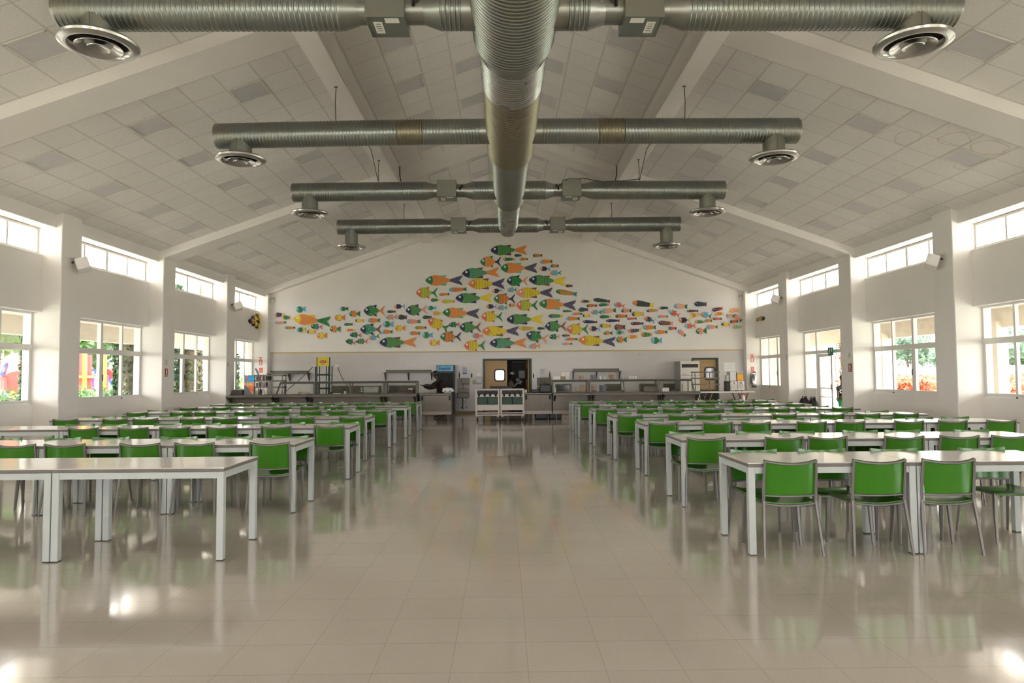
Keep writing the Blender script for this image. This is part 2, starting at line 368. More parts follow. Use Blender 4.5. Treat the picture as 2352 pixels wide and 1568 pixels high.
TAN = mat('tan_door', (.42, .27, .11), .45, var=.05); DARK = mat('dark_corridor_paint', (.02, .022, .04), .6); DKD = mat('dark_brown_door', (.014, .008, .006), .5)
DFR = mat('door_frame_paint', (.02, .05, .045), .4); RUB = mat('black_rubber', (.01, .01, .01), .5)
STEEL = mat('stainless_steel', (.145, .128, .108), .42, .6, var=.08, vs=3); STEELD = mat('dull_steel', (.12, .11, .09), .42, .75, var=.1)
fr = MB()
for (a, b, z) in ((DA[0], DA[1], DZ), (DB[0], DB[1], DZ2)):
    fr.box(a-.03, YW-.03, 0, a+.03, YW+.16, z+.03); fr.box(b-.03, YW-.03, 0, b+.03, YW+.16, z+.03); fr.box(a, YW-.03, z-.03, b, YW+.16, z+.03)
struct(fr.build('trim_23', DFR))
def rrect(x0, x1, z0, z1, r, n=5):
    o = []
    for (cx, cz_, a0) in ((x1-r, z1-r, 0), (x0+r, z1-r, PI/2), (x0+r, z0+r, PI), (x1-r, z0+r, 3*PI/2)):
        for k in range(n+1): a = a0+PI/2*k/n; o.append((cx+r*math.cos(a), cz_+r*math.sin(a)))
    return o
def swing_door(n, x0, x1, z, wx0, wx1, wz0, wz1, kick0):
    r = bpy.data.objects.new('door_%d' % n, None); COL.objects.link(r); r.location = (0, YW+.05, 0); struct(r)
    MB().box(x0, 0, .02, x1, .045, z).build('door_panel', TAN, r)
    MB().prism(rrect(wx0-.05, wx1+.05, wz0-.05, wz1+.05, .11), lambda p: (p[0], -.012, p[1]), lambda p: (p[0], 0, p[1])).build('window_gasket', RUB, r)
    MB().prism(rrect(wx0, wx1, wz0, wz1, .08), lambda p: (p[0], -.018, p[1]), lambda p: (p[0], -.0121, p[1])).build('pane', mat('door_glass', (.55, .62, .62) if n == 3 else (.30, .29, .32), .08, .35 if n == 3 else .1), r)
    MB().box(kick0, -.01, .1, x1-.02, 0, .85).build('kick_plate', RUB, r)
    return r
a, b = at(1138, 850, YW), at(1158, 873, YW)
r = swing_door(3, DA[0]+.04, at(1165, 880, YW).x, DZ-.04, a.x, b.x, b.z, a.z, at(1125, 880, YW).x)
for z in (DZ-.12, DZ-.22): MB().box(DA[0]+.1, -.012, z, DA[0]+.18, 0, z+.02).build('hinge', STEEL, r)
a, b = at(1620, 845, YW), at(1643, 870, YW)
swing_door(4, DB[0]+.03, DB[1]-.03, DZ2-.04, a.x+.02, b.x-.02, b.z, a.z, DB[0]+.3)
# opened right leaf, seen on edge, and the dark passage behind
r = bpy.data.objects.new('door_5', None); COL.objects.link(r); r.location = (DA[1]-.06, YW+.12, 0); r.rotation_euler = (0, 0, PI/2+.1); struct(r)
MB().box(0, 0, .02, .85, .045, DZ-.04).build('door_panel', TAN, r)
MB().box(.25, .046, 1.3, .6, .05, 1.75).build('pane', BLACK, r)
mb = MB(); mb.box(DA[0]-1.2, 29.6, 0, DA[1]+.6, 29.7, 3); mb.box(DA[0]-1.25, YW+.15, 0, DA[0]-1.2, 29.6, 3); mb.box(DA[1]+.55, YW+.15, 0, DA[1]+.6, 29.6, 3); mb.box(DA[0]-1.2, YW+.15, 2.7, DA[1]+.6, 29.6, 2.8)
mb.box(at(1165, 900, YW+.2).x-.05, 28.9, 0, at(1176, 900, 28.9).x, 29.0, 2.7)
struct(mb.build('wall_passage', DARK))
r = bpy.data.objects.new('door_6', None); COL.objects.link(r); r.location = (0, 29.5, 0); struct(r)
x0, x1 = at(1176, 850, 29.5).x, at(1210, 850, 29.5).x
MB().box(x0, 0, .01, x1, .05, at(1190, 835, 29.5).z).build('door_panel', DKD, r)
a, b = at(1191, 851, 29.5), at(1206, 868, 29.5)
MB().prism(rrect(a.x, b.x, b.z, a.z, .05), lambda p: (p[0], -.01, p[1]), lambda p: (p[0], 0, p[1])).build('pane', mat('frosted_glass', (.30, .36, .40), .3), r)
MB().box(x0-.04, -.02, 2.0, x1+.04, 0, 2.04).build('door_lintel', STEELD, r)

struct(MB().box(DB[0]-.4, YW+.9, 0, DB[1]+.4, YW+1.0, 3).box(DB[0]-.45, YW+.15, 0, DB[0]-.4, YW+1, 3).box(DB[1]+.4, YW+.15, 0, DB[1]+.45, YW+1, 3).box(DB[0]-.45, YW+.15, 2.7, DB[1]+.45, YW+1, 2.8).build('wall_light_block', DARK))  # unseen dark box added behind the right tan door to stop light leaking in
# ---------------------------------------------------------------- ceiling light panels (switched off)
LPAN = mat('light_diffuser', (.62, .61, .62), .35, bump=.1, bs=200); LFR = mat('light_frame', (.72, .70, .64), .5)
def light_panel():
    t = thing('ceiling_light', '', 'ceiling light', group='square light panels in the sloped ceiling')
    f = MB(); s_ = .29
    for (a, b, c, d) in ((-s_, -s_, s_, -s_+.02), (-s_, s_-.02, s_, s_), (-s_, -s_, -s_+.02, s_), (s_-.02, -s_, s_, s_)): f.box(a, b, -.012, c, d, .01)
    f.build('frame', LFR, t); MB().box(-s_+.02, -s_+.02, .001, s_-.02, s_-.02, .01).build('diffuser', LPAN, t)
    return t
LP = light_panel(); first = True
dcol = {'outer': (8.01, 6.28, 4.555), 'inner': (2.01, .82)}
rows = [(7.25, 0), (9.08, 0)]+[(12.0+1.83*k, 1) for k in range(4)]+[(19.65+1.83*k, 2) for k in range(4)]
rown = {0: 'in the bay nearest the camera', 1: 'in the middle bay', 2: 'in the bay by the fish wall'}
for sgn, side in ((-1, 'left'), (1, 'right')):
    for zone in ('outer', 'inner'):
        for ci, d in enumerate(dcol[zone]):
            for ri, (y, bay) in enumerate(rows):
                if bay == 0 and (zone == 'inner' or (ci == 0) or ri == 0): continue
                k = (ri-2) % 4
                pos = ('outer', 'middle', 'inner')[ci]+' column' if zone == 'outer' else ('beside the long beam', 'by the ridge')[ci]
                lab = 'square %s ceiling light, %s, %s row %s' % (side, pos, ('first', 'second', 'third', 'fourth')[k] if bay else 'only', {0: 'of nearest bay', 1: 'of middle bay', 2: 'of far bay'}[bay])
                X = XC+sgn*d; ob = LP if first else dup(LP, (0, 0, 0), 0, lab)
                ob['label'] = lab; first = False
                ob.location = (X, y, cz(X)-.002); ob.rotation_euler = (0, sgn*.3387, 0)
# ---------------------------------------------------------------- ducts
G1 = duct_mat('galvanised_duct', (.28, .30, .28), .30); G2 = duct_mat('aged_duct', (.27, .25, .18), .36); G3 = duct_mat('bright_duct', (.42, .44, .43), .24); GP = duct_mat('plain_sheet_metal', (.31, .32, .295), .3)
SPN = mat('spun_aluminium', (.50, .49, .46), .22, .9); STK = mat('paper_sticker', (.75, .74, .68), .7); INK = mat('print_ink', (.03, .03, .03), .6); HOLE = mat('duct_inside', (.01, .01, .01), .9)
def ribbed(p0, p1, r0, r1, pitch, n, amp=.009):
    p0, p1 = Vector(p0), Vector(p1); L = (p1-p0).length; k = max(2, int(L/pitch)); pts = []; rs = []
    for i in range(k):
        for (q, a) in ((0, 0), (.55, 0), (.68, amp), (.87, amp)): 
            t = (i+q)/k; pts.append(p0+(p1-p0)*t); rs.append(r0+(r1-r0)*t+a)
    pts.append(p1); rs.append(r1)
    return MB().tube(pts, rs, n)
main = thing('main_air_duct', 'large round ribbed metal duct running down the middle under the ridge', 'air duct', (0, 0, 0))
dz = lambda y: 5.70+(y-7.9)*.0185
def ms(y0, y1, r0, r1, m, name='duct_section', pitch=.075, plain=False):
    a, b = (XC, y0, dz(y0)), (XC, y1, dz(y1))
    o = (MB().tube([a, b], [r0, r1], 56) if plain else ribbed(a, b, r0, r1, pitch, 56, .011)).build(name, m, main, smooth=True); return o
ms(3.2, 8.45, .50, .50, G1); ms(8.45, 8.62, .50, .45, G1); ms(8.6, 8.85, .445, .44, G3, 'collar', plain=True); ms(8.83, 9.9, .435, .435, G3)
ms(9.9, 13.1, .43, .43, G2); ms(13.1, 13.5, .43, .38, G1, pitch=.06); ms(13.5, 17.0, .365, .365, G1); ms(17.0, 17.3, .365, .30, G1, pitch=.05); ms(17.3, 20.95, .285, .285, G3)
ms(20.95, 21.0, .285, .26, GP, 'end_cap', plain=True)
def diffuser(parent, x, y, z):
    MB().lathe([(.18, .05), (.2, .02), (.36, .03), (.415, .015), (.43, -.005), (.42, -.03), (.36, -.055), (.325, -.05), (.30, -.02), (.29, .03)], 48, (x, y, z)).build('outer_ring', SPN, parent, True)
    MB().lathe([(.0, .02), (.3, .02), (.31, .03)], 40, (x, y, z)).build('throat', HOLE, parent)
    MB().lathe([(.12, .01), (.24, -.05), (.255, -.058), (.25, -.065), (.2, -.045), (.13, .0)], 40, (x, y, z)).build('middle_ring', SPN, parent, True)
    MB().lathe([(.0, -.005), (.03, -.012), (.10, -.05), (.125, -.06), (.12, -.068), (.08, -.04), (.0, -.02)], 40, (x, y, z)).build('centre_cone', SPN, parent, True)
rws = [(7.92, -5.09, 5.29, 5.70, 5.70, -4.66, 4.82, 5.29, True, 'nearest the camera'), (12.15, -5.02, 5.24, 5.70, 5.77, -4.62, 4.83, 5.27, False, 'second from the camera'),
       (16.38, -4.96, 5.27, 5.82, 5.84, -4.58, 4.885, 5.30, True, 'third from the camera'), (20.6, -4.90, 5.28, 5.90, 5.95, -4.52, 4.89, 5.28, True, 'farthest from the camera')]
WIRE = mat('hanger_wire_metal', (.10, .10, .08), .5, .6)
for (y, xl, xr, zl, zr, dl, dr, dzf, damp, nth) in rws:
    zm = dz(y)
    for sgn, xe, ze, dx, side in ((-1, xl, zl, dl, 'left'), (1, xr, zr, dr, 'right')):
        t = thing('branch_air_duct', 'round metal branch duct reaching %s from the main duct, %s' % (side, nth), 'air duct', (XC, y, zm), group='branch ducts with round air outlets')
        rm = {7.92: .47, 12.15: .41, 16.38: .345, 20.6: .265}[y]
        def P(d):  # point at distance d from the main duct axis
            q = abs(d)/abs(xe-XC); return Vector((sgn*d, 0, (ze-zm)*q**1.6))
        L = abs(xe-XC); R = .215
        if damp:
            ribbed(P(rm+.12), P(.86), R, R, .05, 36, .007).build('duct_section', G1, t, True)
            MB().tube([P(rm-.1), P(rm+.12)], R+.003, 36).build('collar', GP, t, True)
            MB().tube([P(.86), P(1.05)], [R+.004, .155], 36).build('reducer', G3 if sgn > 0 else GP, t, True)
            MB().tube([P(1.05), P(1.25)], .155, 32).build('neck', GP, t, True)
            MB().tube([P(1.70), P(1.79)], .155, 32).build('neck', GP, t, True)
            MB().tube([P(1.79), P(1.99)], [.155, R+.004], 36).build('reducer', GP, t, True)
            bz = P(1.47).z
            bx = MB().box(sgn*1.25, -.24, bz-.2, sgn*1.70, .24, bz+.2).build('damper_box', GP, t, bevel=.006)
            MB().box(sgn*1.25, -.25, bz-.205, sgn*1.66, .2, bz-.2).build('access_panel', mat('grey_green_panel', (.20, .22, .20), .45, .5), bx)
            MB().box(sgn*1.62, -.14, bz-.208, sgn*1.52, .12, bz-.205).build('sticker', STK, bx)
            MB().box(sgn*1.48, -.22, bz-.208, sgn*1.32, -.12, bz-.205).build('sticker', STK, bx)
            for k in range(4): MB().box(sgn*1.60, -.10+.05*k, bz-.2088, sgn*1.54, -.09+.05*k, bz-.2081).build('printed_line', INK, bx)
            MB().tube([(sgn*1.16, -.16, bz-.03), (sgn*1.16, -.2, bz+.02), (sgn*1.1, -.17, bz+.08)], .02, 6).build('actuator', BLACK, t)
            segs = [(1.99, L)]
        else:
            MB().tube([P(rm-.1), P(rm+.12)], R+.003, 36).build('collar', GP, t, True)
            segs = [(rm+.12, 1.55), (1.56, 2.0), (2.01, L)]
        for (a, b) in segs:
            n_ = max(1, int((b-a)/.5)); mb = MB()
            for k in range(n_):
                q = ribbed(P(a+(b-a)*k/n_), P(a+(b-a)*(k+1)/n_), R, R, .055, 36, .008); i = len(mb.v); mb.v += q.v; mb.f += [tuple(v+i for v in f_) for f_ in q.f if len(f_) == 4 or k in (0, n_-1)]
            mb.build('duct_section', G1 if a != 1.56 else G2, t, True)
        MB().tube([P(L-.01), P(L+.015)], [R+.008, R+.004], 36).build('end_cap', HOLE if False else GP, t, True)
        ddx = abs(dx-XC); zc = P(ddx).z; zz = dzf-zm
        MB().tube([(sgn*ddx, 0, zc-.02), (sgn*ddx, 0, zz+.02)], .19, 32).build('drop_collar', GP, t, True)
        MB().tube([(sgn*ddx, -.193, zc-.1), (sgn*ddx, -.193, zz+.02)], .006, 5).build('seam', GP, t)
        diffuser(t, sgn*ddx, 0, zz+.03)
        hx = 3.1
        hw = MB().tube([(XC+sgn*hx, y, 6.6), (XC+sgn*(hx+.01), y-.01, 6.3), (XC+sgn*hx, y, zm+P(hx).z+R-.01)], .008, 5)
        hw.box(XC+sgn*hx-.03, y-.015, 6.58, XC+sgn*hx+.03, y+.015, 6.6)
        tag(hw.build('hanger_wire', WIRE), 'thin wire hanging from the %s long beam to the branch duct %s' % (side, nth), 'wire', 'hanger wires of the ducts')
# loose cables on the long beams
CAB = mat('black_cable', (.02, .025, .02), .5)
for sgn, side in ((-1, 'left'), (1, 'right')):
    X = lambda d: XC+sgn*d
    tag(MB().tube([(X(2.88), 14.0, 6.6), (X(2.88), 14.3, 6.57), (X(3.12), 14.5, 6.57), (X(3.13), 15.6, 6.57), (X(3.12), 16.38, 6.1)], .008, 5).build('cable', CAB), 'dark cable stepping down the %s long beam above the third branch duct' % side, 'cable')
    tag(MB().tube([(X(2.88), 18.2, 7.0), (X(2.88), 18.25, 6.75), (X(2.87), 18.6, 6.6)], .014, 5).build('cable', CAB), 'short dark cable at the rafter on the inner face of the %s long beam' % side, 'cable')
tag(MB().tube([(XC+3.12, 16.3, 6.1), (XC+2.7, 16.1, 6.0), (XC+2.2, 16.12, 5.98), (XC+1.8, 16.1, 6.05), (XC+1.4, 16.12, 6.07), (XC+1.15, 16.2, 5.9)], .01, 5).build('cable', CAB), 'thin dark cable draped along the third right branch duct to its box', 'cable')
# ---------------------------------------------------------------- tables
TOPM = mat('grey_laminate', (.58, .55, .55), .16, var=.03, vs=3, coat=.3); EDGE = mat('laminate_edge', (.13, .115, .095), .5); TFR = mat('pale_grey_powder_coat', (.42, .45, .44), .4); FEET = mat('dark_glide', (.05, .035, .02), .6)
TL_, TD, TH = 1.365, .775, .735
def make_table():
    t = thing('dining_table', '', 'table')
    MB().box(.002, .002, TH-.006, TL_-.002, TD-.002, TH).build('tabletop', TOPM, t)
    MB().box(.001, .001, TH-.03, TL_-.001, TD-.001, TH-.006).build('edge_band', EDGE, t)
    a = MB(); z0, z1 = TH-.085, TH-.034; q = .01
    a.box(.06, q, z0, TL_-.06, q+.03, z1); a.box(.06, TD-q-.03, z0, TL_-.06, TD-q, z1); a.box(q, .06, z0, q+.03, TD-.06, z1); a.box(TL_-q-.03, .06, z0, TL_-q, TD-.06, z1)
    a.build('apron', TFR, t)
    for (x, y) in ((.005, .005), (TL_-.06, .005), (.005, TD-.06), (TL_-.06, TD-.06)):
        l = MB().box(x, y, .008, x+.055, y+.055, TH-.032).build('leg', TFR, t, bevel=.003)
        MB().box(x+.002, y+.002, 0, x+.053, y+.053, .009).build('glide', FEET, l)
    return t
# ---------------------------------------------------------------- chairs
GRN = mat('green_plastic', (.046, .215, .009), .18, spec=.5, var=.06, vs=2, trans=.18); CFR = mat('grey_chair_frame', (.15, .14, .13), .42, .35)
def make_chair():
    t = thing('green_chair', '', 'chair')
    n = 12
    def grid(fn, nu, nv, th, up):
        m = MB()
        for s_ in (0, 1):
            for j in range(nv+1):
                for i in range(nu+1):
                    p = Vector(fn(i/nu, j/nv)); m.v.append(tuple(p+Vector(up)*th*s_))
        K = (nu+1)*(nv+1); id_ = lambda i, j, s_: s_*K+j*(nu+1)+i
        for j in range(nv):
            for i in range(nu):
                m.f.append((id_(i, j, 0), id_(i, j+1, 0), id_(i+1, j+1, 0), id_(i+1, j, 0))); m.f.append((id_(i, j, 1), id_(i+1, j, 1), id_(i+1, j+1, 1), id_(i, j+1, 1)))
        for j in range(nv): m.f.append((id_(0, j, 0), id_(0, j, 1), id_(0, j+1, 1), id_(0, j+1, 0))); m.f.append((id_(nu, j, 0), id_(nu, j+1, 0), id_(nu, j+1, 1), id_(nu, j, 1)))
        for i in range(nu): m.f.append((id_(i, 0, 0), id_(i+1, 0, 0), id_(i+1, 0, 1), id_(i, 0, 1))); m.f.append((id_(i, nv, 0), id_(i, nv, 1), id_(i+1, nv, 1), id_(i+1, nv, 0)))
        return m
    # seat: dished shell, rear edge dips in the middle
    def seat(u_, v_):
        x = (u_-.5)*.425; c = 1-(2*u_-1)**2; y = -.20+v_*.43
        return (x, y, .424-.022*c*(1-.5*v_)-.03*max(0, v_-.85)/.15*.6)
    grid(seat, 12, 10, .008, (0, 0, 1)).build('seat', GRN, t, True)
    # backrest: panel bowed backwards in the middle
    def back(u_, v_):
        x = (u_-.5)*.426; c = 1-(2*u_-1)**2
        return (x, -.192-.055*c-.035*v_, .483+.282*v_-.022*c*v_)
    grid(back, 12, 6, .006, (0, 1, 0)).build('backrest', GRN, t, True)
    fr = MB(); up = [(-.212, -.205, .42), (-.214, -.207, .50), (-.212, -.224, .64), (-.208, -.238, .75)]
    for s_ in (-1, 1): fr.tube([(s_*-p[0], p[1], p[2]) for p in up], [.0135, .0135, .012, .011], 6, sq=True)
    top = [Vector(back(k/10, 1))+Vector((0, -.010, -.012)) for k in range(11)]; top[0].x = -.213; top[-1].x = .213
    fr.tube(top, .0105, 6); fr.build('backrest_frame', CFR, t, True)
    MB().tube([Vector(back(k/8, 0))+Vector((0, -.004, -.008)) for k in range(9)], .009, 6).build('crossbar', CFR, t, True)
    sf = MB(); sf.tube([Vector(seat(k/10, 0))+Vector((0, -.006, -.011)) for k in range(11)], .010, 6)
    for s_ in (-1, 1): sf.tube([(s_*.212, -.205, .413), (s_*.212, .22, .413)], .011, 6)
    sf.tube([(-.212, .215, .41), (.212, .215, .41)], .010, 6); sf.build('seat_frame', CFR, t, True)
    for s_ in (-1, 1):
        MB().tube([(s_*.212, -.205, .43), (s_*.222, -.225, .28), (s_*.238, -.262, 0)], [.016, .015, .010], 6, sq=True).build('leg', CFR, t)
        MB().tube([(s_*.208, .205, .41), (s_*.214, .212, .25), (s_*.222, .232, 0)], [.02, .018, .012], 6, sq=True).build('leg', CFR, t)
    return t
L = {1: (5.6, -2.23, [], []), 2: (7.52, -2.24, [-5.19, -4.67, -3.88, -3.3, -2.5], [-5.92, -5.21, -4.64, -3.85, -3.19, -2.54]), 3: (9.95, -2.2, [-5.93, -5.24, -4.65, -4.0, -3.22, -2.48], [-6.47, -5.94, -5.14, -4.56, -3.8, -3.27, -2.45]), 4: (12.12, -2.38, [-7.55, -6.7, -6.18, -5.37, -4.81, -4.01, -3.49, -2.63], [-7.35, -6.8, -6.13, -5.32, -4.85, -4.01, -3.44, -2.65]), 5: (14.35, -2.33, [-7.48, -6.61, -6.11, -5.29, -4.63, -3.95, -3.41, -2.61], [-7.48, -6.63, -6.12, -5.41, -4.8, -3.97, -3.44, -2.64]), 6: (16.5, -2.3, [-7.41, -6.63, -5.23, -4.58, -4.01, -3.26], [-6.39, -5.76, -5.09, -4.44, -3.92, -3.38, -2.57]), 7: (18.4, -2.26, [-7.1, -6.59, -6.01, -5.23, -4.68, -3.89, -3.36, -2.53], [-7.33, -6.5, -5.99, -5.2, -4.62, -3.9, -3.34, -2.51])}
R_ = {1: (5.6, 1.95, [2.28, 3.0, 3.56], [2.28, 2.9, 3.57, 4.39]), 2: (7.65, 1.94, [2.21, 3.06, 3.55, 4.39, 5.0, 5.56], [2.21, 3.03, 3.55, 4.33, 4.84, 5.68]), 3: (10.05, 2.02, [2.28, 3.08, 3.62, 4.44, 4.99, 5.85, 6.47, 7.2], [2.27, 3.09, 3.62, 4.47, 4.99, 5.84, 6.48, 7.05]), 4: (11.98, 1.87, [2.16, 3.02, 3.51, 4.81, 5.63, 6.26, 6.93], [2.11, 2.95, 3.46, 4.29, 4.77, 5.58, 6.1, 6.85]), 5: (14.13, 1.8, [2.07, 2.9, 3.43, 4.24, 4.85, 5.58, 6.11, 6.87], [2.06, 2.85, 3.51, 4.26, 4.75, 5.59, 6.15, 6.76]), 6: (16.15, 1.7, [1.99, 2.8, 3.4, 4.18, 4.66, 5.48, 5.98, 6.76], [1.95, 2.75, 3.35, 4.12, 4.68, 5.44, 6.02, 6.82]), 7: (18.15, 1.75, [2.12, 2.88, 3.41, 4.22, 4.75, 5.47, 6.04, 6.67], [2.02, 2.83, 3.35, 4.2, 4.74, 5.52, 6.03, 6.62, 7.15])}
TAB = make_table(); CH = make_chair(); ft = fc = True
for T, sgn, side in ((L, -1, 'left'), (R_, 1, 'right')):
    for row, (Y, x0, near, far) in T.items():
        nt_ = {1: 2, 2: 3}.get(row, 4)
        if sgn > 0 and row == 1: nt_ = 2
        for k in range(nt_):
            X = x0+sgn*k*TL_ if sgn > 0 else x0-(k+1)*TL_
            lab = 'grey-topped table in %s row from camera on %s, %s from the centre aisle' % (NTH[row], side, NTH[k+1])
            o = TAB if ft else dup(TAB, (0, 0, 0), 0, lab); ft = False; o['label'] = lab; o['group'] = 'rows of grey dining tables'; o.location = (X, Y, 0)
        for lst, y, rz, nf in ((near, Y+.21, 0, 'near'), (far, Y+TD-.21, PI, 'far')):
            for k, X in enumerate(sorted(lst, key=abs)):
                lab = 'green chair on the %s side of %s %s table row, %s from the aisle' % (nf, NTH[row], side, NTH[k+1])
                o = CH if fc else dup(CH, (0, 0, 0), 0, lab); fc = False
                o['label'] = lab; o['group'] = 'green chairs at the dining tables'; o.location = (X, y+random.uniform(-.012, .012), 0); o.rotation_euler = (0, 0, rz+random.uniform(-.035, .035))
# seats and front legs of opposite chairs face each other under the table
# ---------------------------------------------------------------- serving line
def px(a, Y): return at(a, 880, Y).x
FY, BY = 22.85, 23.6
GL2 = GLASS
def counter(x0, x1, lab, rail=True, brackets=True):
    t = thing('serving_counter', lab, 'counter', (x0, FY, 0), 0, 'steel serving counters'); L = x1-x0-.015
    MB().box(0, 0, .19, L, BY-FY, .82).build('body', STEEL, t, bevel=.004)
    MB().box(0, -.02, .83, L, BY-FY, .88).build('worktop', STEEL, t, bevel=.004)
    MB().box(.0, -.012, .19, L, 0, .29).build('lower_band', mat('brushed_steel_band', (.24, .21, .18), .4, .75), t)
    for x in (.12, L-.12):
        for y in (.06, BY-FY-.08): MB().tube([(x, y, 0), (x, y, .2)], .022, 10).build('leg', STEEL, t)
    if rail:
        MB().box(-.0, -.35, .80, L, -.02, .865).build('tray_rail', STEEL, t, bevel=.004)
    for x in (.06, L-.06):
        MB().prism([(-.30 if rail else -.05, .80), (-.0, .80), (-.0, .60 if rail else .66), (-.06 if rail else -.03, .66)], lambda p: (x-.03, p[0], p[1]), lambda p: (x+.03, p[0], p[1])).build('bracket', BLACK if not rail else STEELD, t)
    return t
lx = [px(531, FY)-.0, px(635, FY), px(713, FY), px(883, FY), px(959, FY)]
lx[0] = -8.95
for i, nm in enumerate(('steel counter at far left end, below the ice cream sign', 'steel counter with tray rail, second from the left wall', 'steel counter with tray rail, in front of the small oven', 'steel counter with tray rail, left neighbour of the bare counter')):
    counter(lx[i], lx[i+1], nm)
counter(px(966, FY), px(1038, FY), 'bare steel counter standing in front of the stooping worker', False)
counter(px(1204, FY), px(1268, FY), 'bare steel counter under the black bins, beside the carts', False)
rx = [px(1269, FY), px(1357, FY), px(1517, FY), px(1604, FY)]
for i, nm in enumerate(('steel counter with tray rail below the bowls and glasses, near the centre', 'long steel counter with tray rail in the middle of the right line', 'steel counter with tray rail in front of the white upright freezer')):
    counter(rx[i], rx[i+1], nm)
# sneeze guards
def guard(xs, lab, lean_l, lean_r, y0=22.95, y1=23.45):
    t = thing('sneeze_guard', lab, 'sneeze guard', (0, 0, .88), 0, 'glass sneeze guards on the counters')
    MB().box(xs[0], y0, .39, xs[-1], y1, .42).build('top_shelf', STEELD, t, bevel=.003); MB().box(xs[0], y0-.012, .35, xs[-1], y0+.012, .40).build('shelf_front_edge', mat('dark_edge_metal', (.03, .027, .022), .5), t)
    for i, x in enumerate(xs):
        ll = lean_l if i == 0 else lean_r if i == len(xs)-1 else .05
        MB().tube([(x+ll, y0+.02, 0), (x, y0+.02, .385)], .028, 6, sq=True).build('post', STEELD, t)
        MB().tube([(x, y1-.03, 0), (x, y1-.03, .385)], .02, 6, sq=True).build('post', STEELD, t)
    for a, b in zip(xs[:-1], xs[1:]): MB().prism([(y0+.30, .03), (y0+.306, .03), (y0+.03, .38), (y0+.024, .38)], lambda p: (a+.03, p[0], p[1]), lambda p: (b-.03, p[0], p[1])).build('glass_panel', GL2, t)
guard([px(645, 23), px(722, 23)], 'glass guard with steel top shelf at left, behind the rack and cord', -.13, .0)
guard([px(724, 23), px(803, 23), px(882, 23)], 'glass guard with steel top shelf above the small oven', .0, -.02)
guard([px(886, 23), px(957, 23)], 'glass guard with steel top shelf beside the stooping worker', .02, .0)
guard([px(1269, 23), px(1350, 23)], 'glass guard carrying boxes and orange bowls, right of the black bin', 0, .02)
guard([px(1354, 23), px(1431, 23), px(1511, 23)], 'long glass guard carrying stacked plates and white bowls', 0, .04)
guard([px(1514, 23), px(1588, 23)], 'glass guard with steel top in front of the white freezer', .05, .09)
GT = 1.302
# folding table at right end
t = thing('folding_table', 'white-topped folding table with crossed brown legs holding the juice dispenser', 'table', (px(1608, FY), FY, 0))
L_ = px(1733, FY)-px(1608, FY)
MB().box(0, 0, .835, L_, .75, .88).build('tabletop', mat('white_table_top', (.70, .67, .62), .4), t, bevel=.005)
BRN = mat('brown_table_leg', (.30, .15, .05), .5)
for x in (.25, L_-.35):
    for y in (.06, .69): MB().tube([(x-.16, y, 0), (x+.16, y, .835)], .018, 8).build('leg', BRN, t); MB().tube([(x+.16, y+.03, 0), (x-.16, y+.03, .835)], .018, 8).build('leg', BLACK, t)
    
# wall shelves
def wshelf(a, b, yt, yb, lab, n=2):
    x0, x1 = px(a, YW-.2), px(b, YW-.2); zt, zb = at((a+b)/2, yt, YW).z, at((a+b)/2, yb, YW).z
    t = thing('wall_shelf', lab, 'shelf', (x0, YW-.013, zb), 0, 'steel wall shelves'); L = x1-x0
    MB().box(0, -.35, 0, L, 0, .03).build('shelf_board', STEELD, t); MB().box(0.04, -.02, .03, L-.04, 0, zt-zb).build('splash_back', STEELD, t)
    for k in range(n):
        x = .04+(L-.08)*k/(n-1); MB().prism([(0, 0), (-.3, 0), (-.03, -.28), (0, -.28)], lambda p: (x-.015, p[0], p[1]), lambda p: (x+.015, p[0], p[1])).build('bracket', STEELD, t)
wshelf(615, 710, 851, 858, 'steel wall shelf left of the yellow-signed rack', 3)
wshelf(882, 993, 849, 856, 'steel wall shelf left of the blue-topped drinks fridge', 3)
wshelf(1315, 1427, 846, 853.5, 'steel wall shelf above the plates on the right line', 3)
# drinks fridge
x0, x1 = px(1002.5, 26.1), px(1043, 26.1)
t = thing('drinks_fridge', 'tall black drinks fridge with glass doors and a blue Heaven header', 'fridge', (x0, 26.1, 0)); W = x1-x0
MB().box(0, .0, .05, W, .62, 1.86).build('cabinet', BLACK, t, bevel=.01); MB().box(.03, .03, 0, W-.03, .6, .05).build('plinth', BLACK, t)
SKYB = mat('light_blue_print', (.10, .42, .62), .35, var=.25, vs=4); NAVY = mat('navy_print', (.01, .04, .22), .4)
h = MB().box(.02, -.02, 1.63, W-.03, 0, 1.845).build('header_sign', SKYB, t); text('Heaven', .155, NAVY, (W/2-.01, -.022, 1.73), h)
for a in (.03, W/2+.01): 
    MB().box(a, -.025, .2, a+W/2-.04, 0, 1.56).build('door', mat('dark_door_glass', (.02, .024, .024), .55, spec=.2), t)
MB().box(W*.68, -.03, 1.56, W*.74, -.0, 1.585).build('display', NAVY, t)
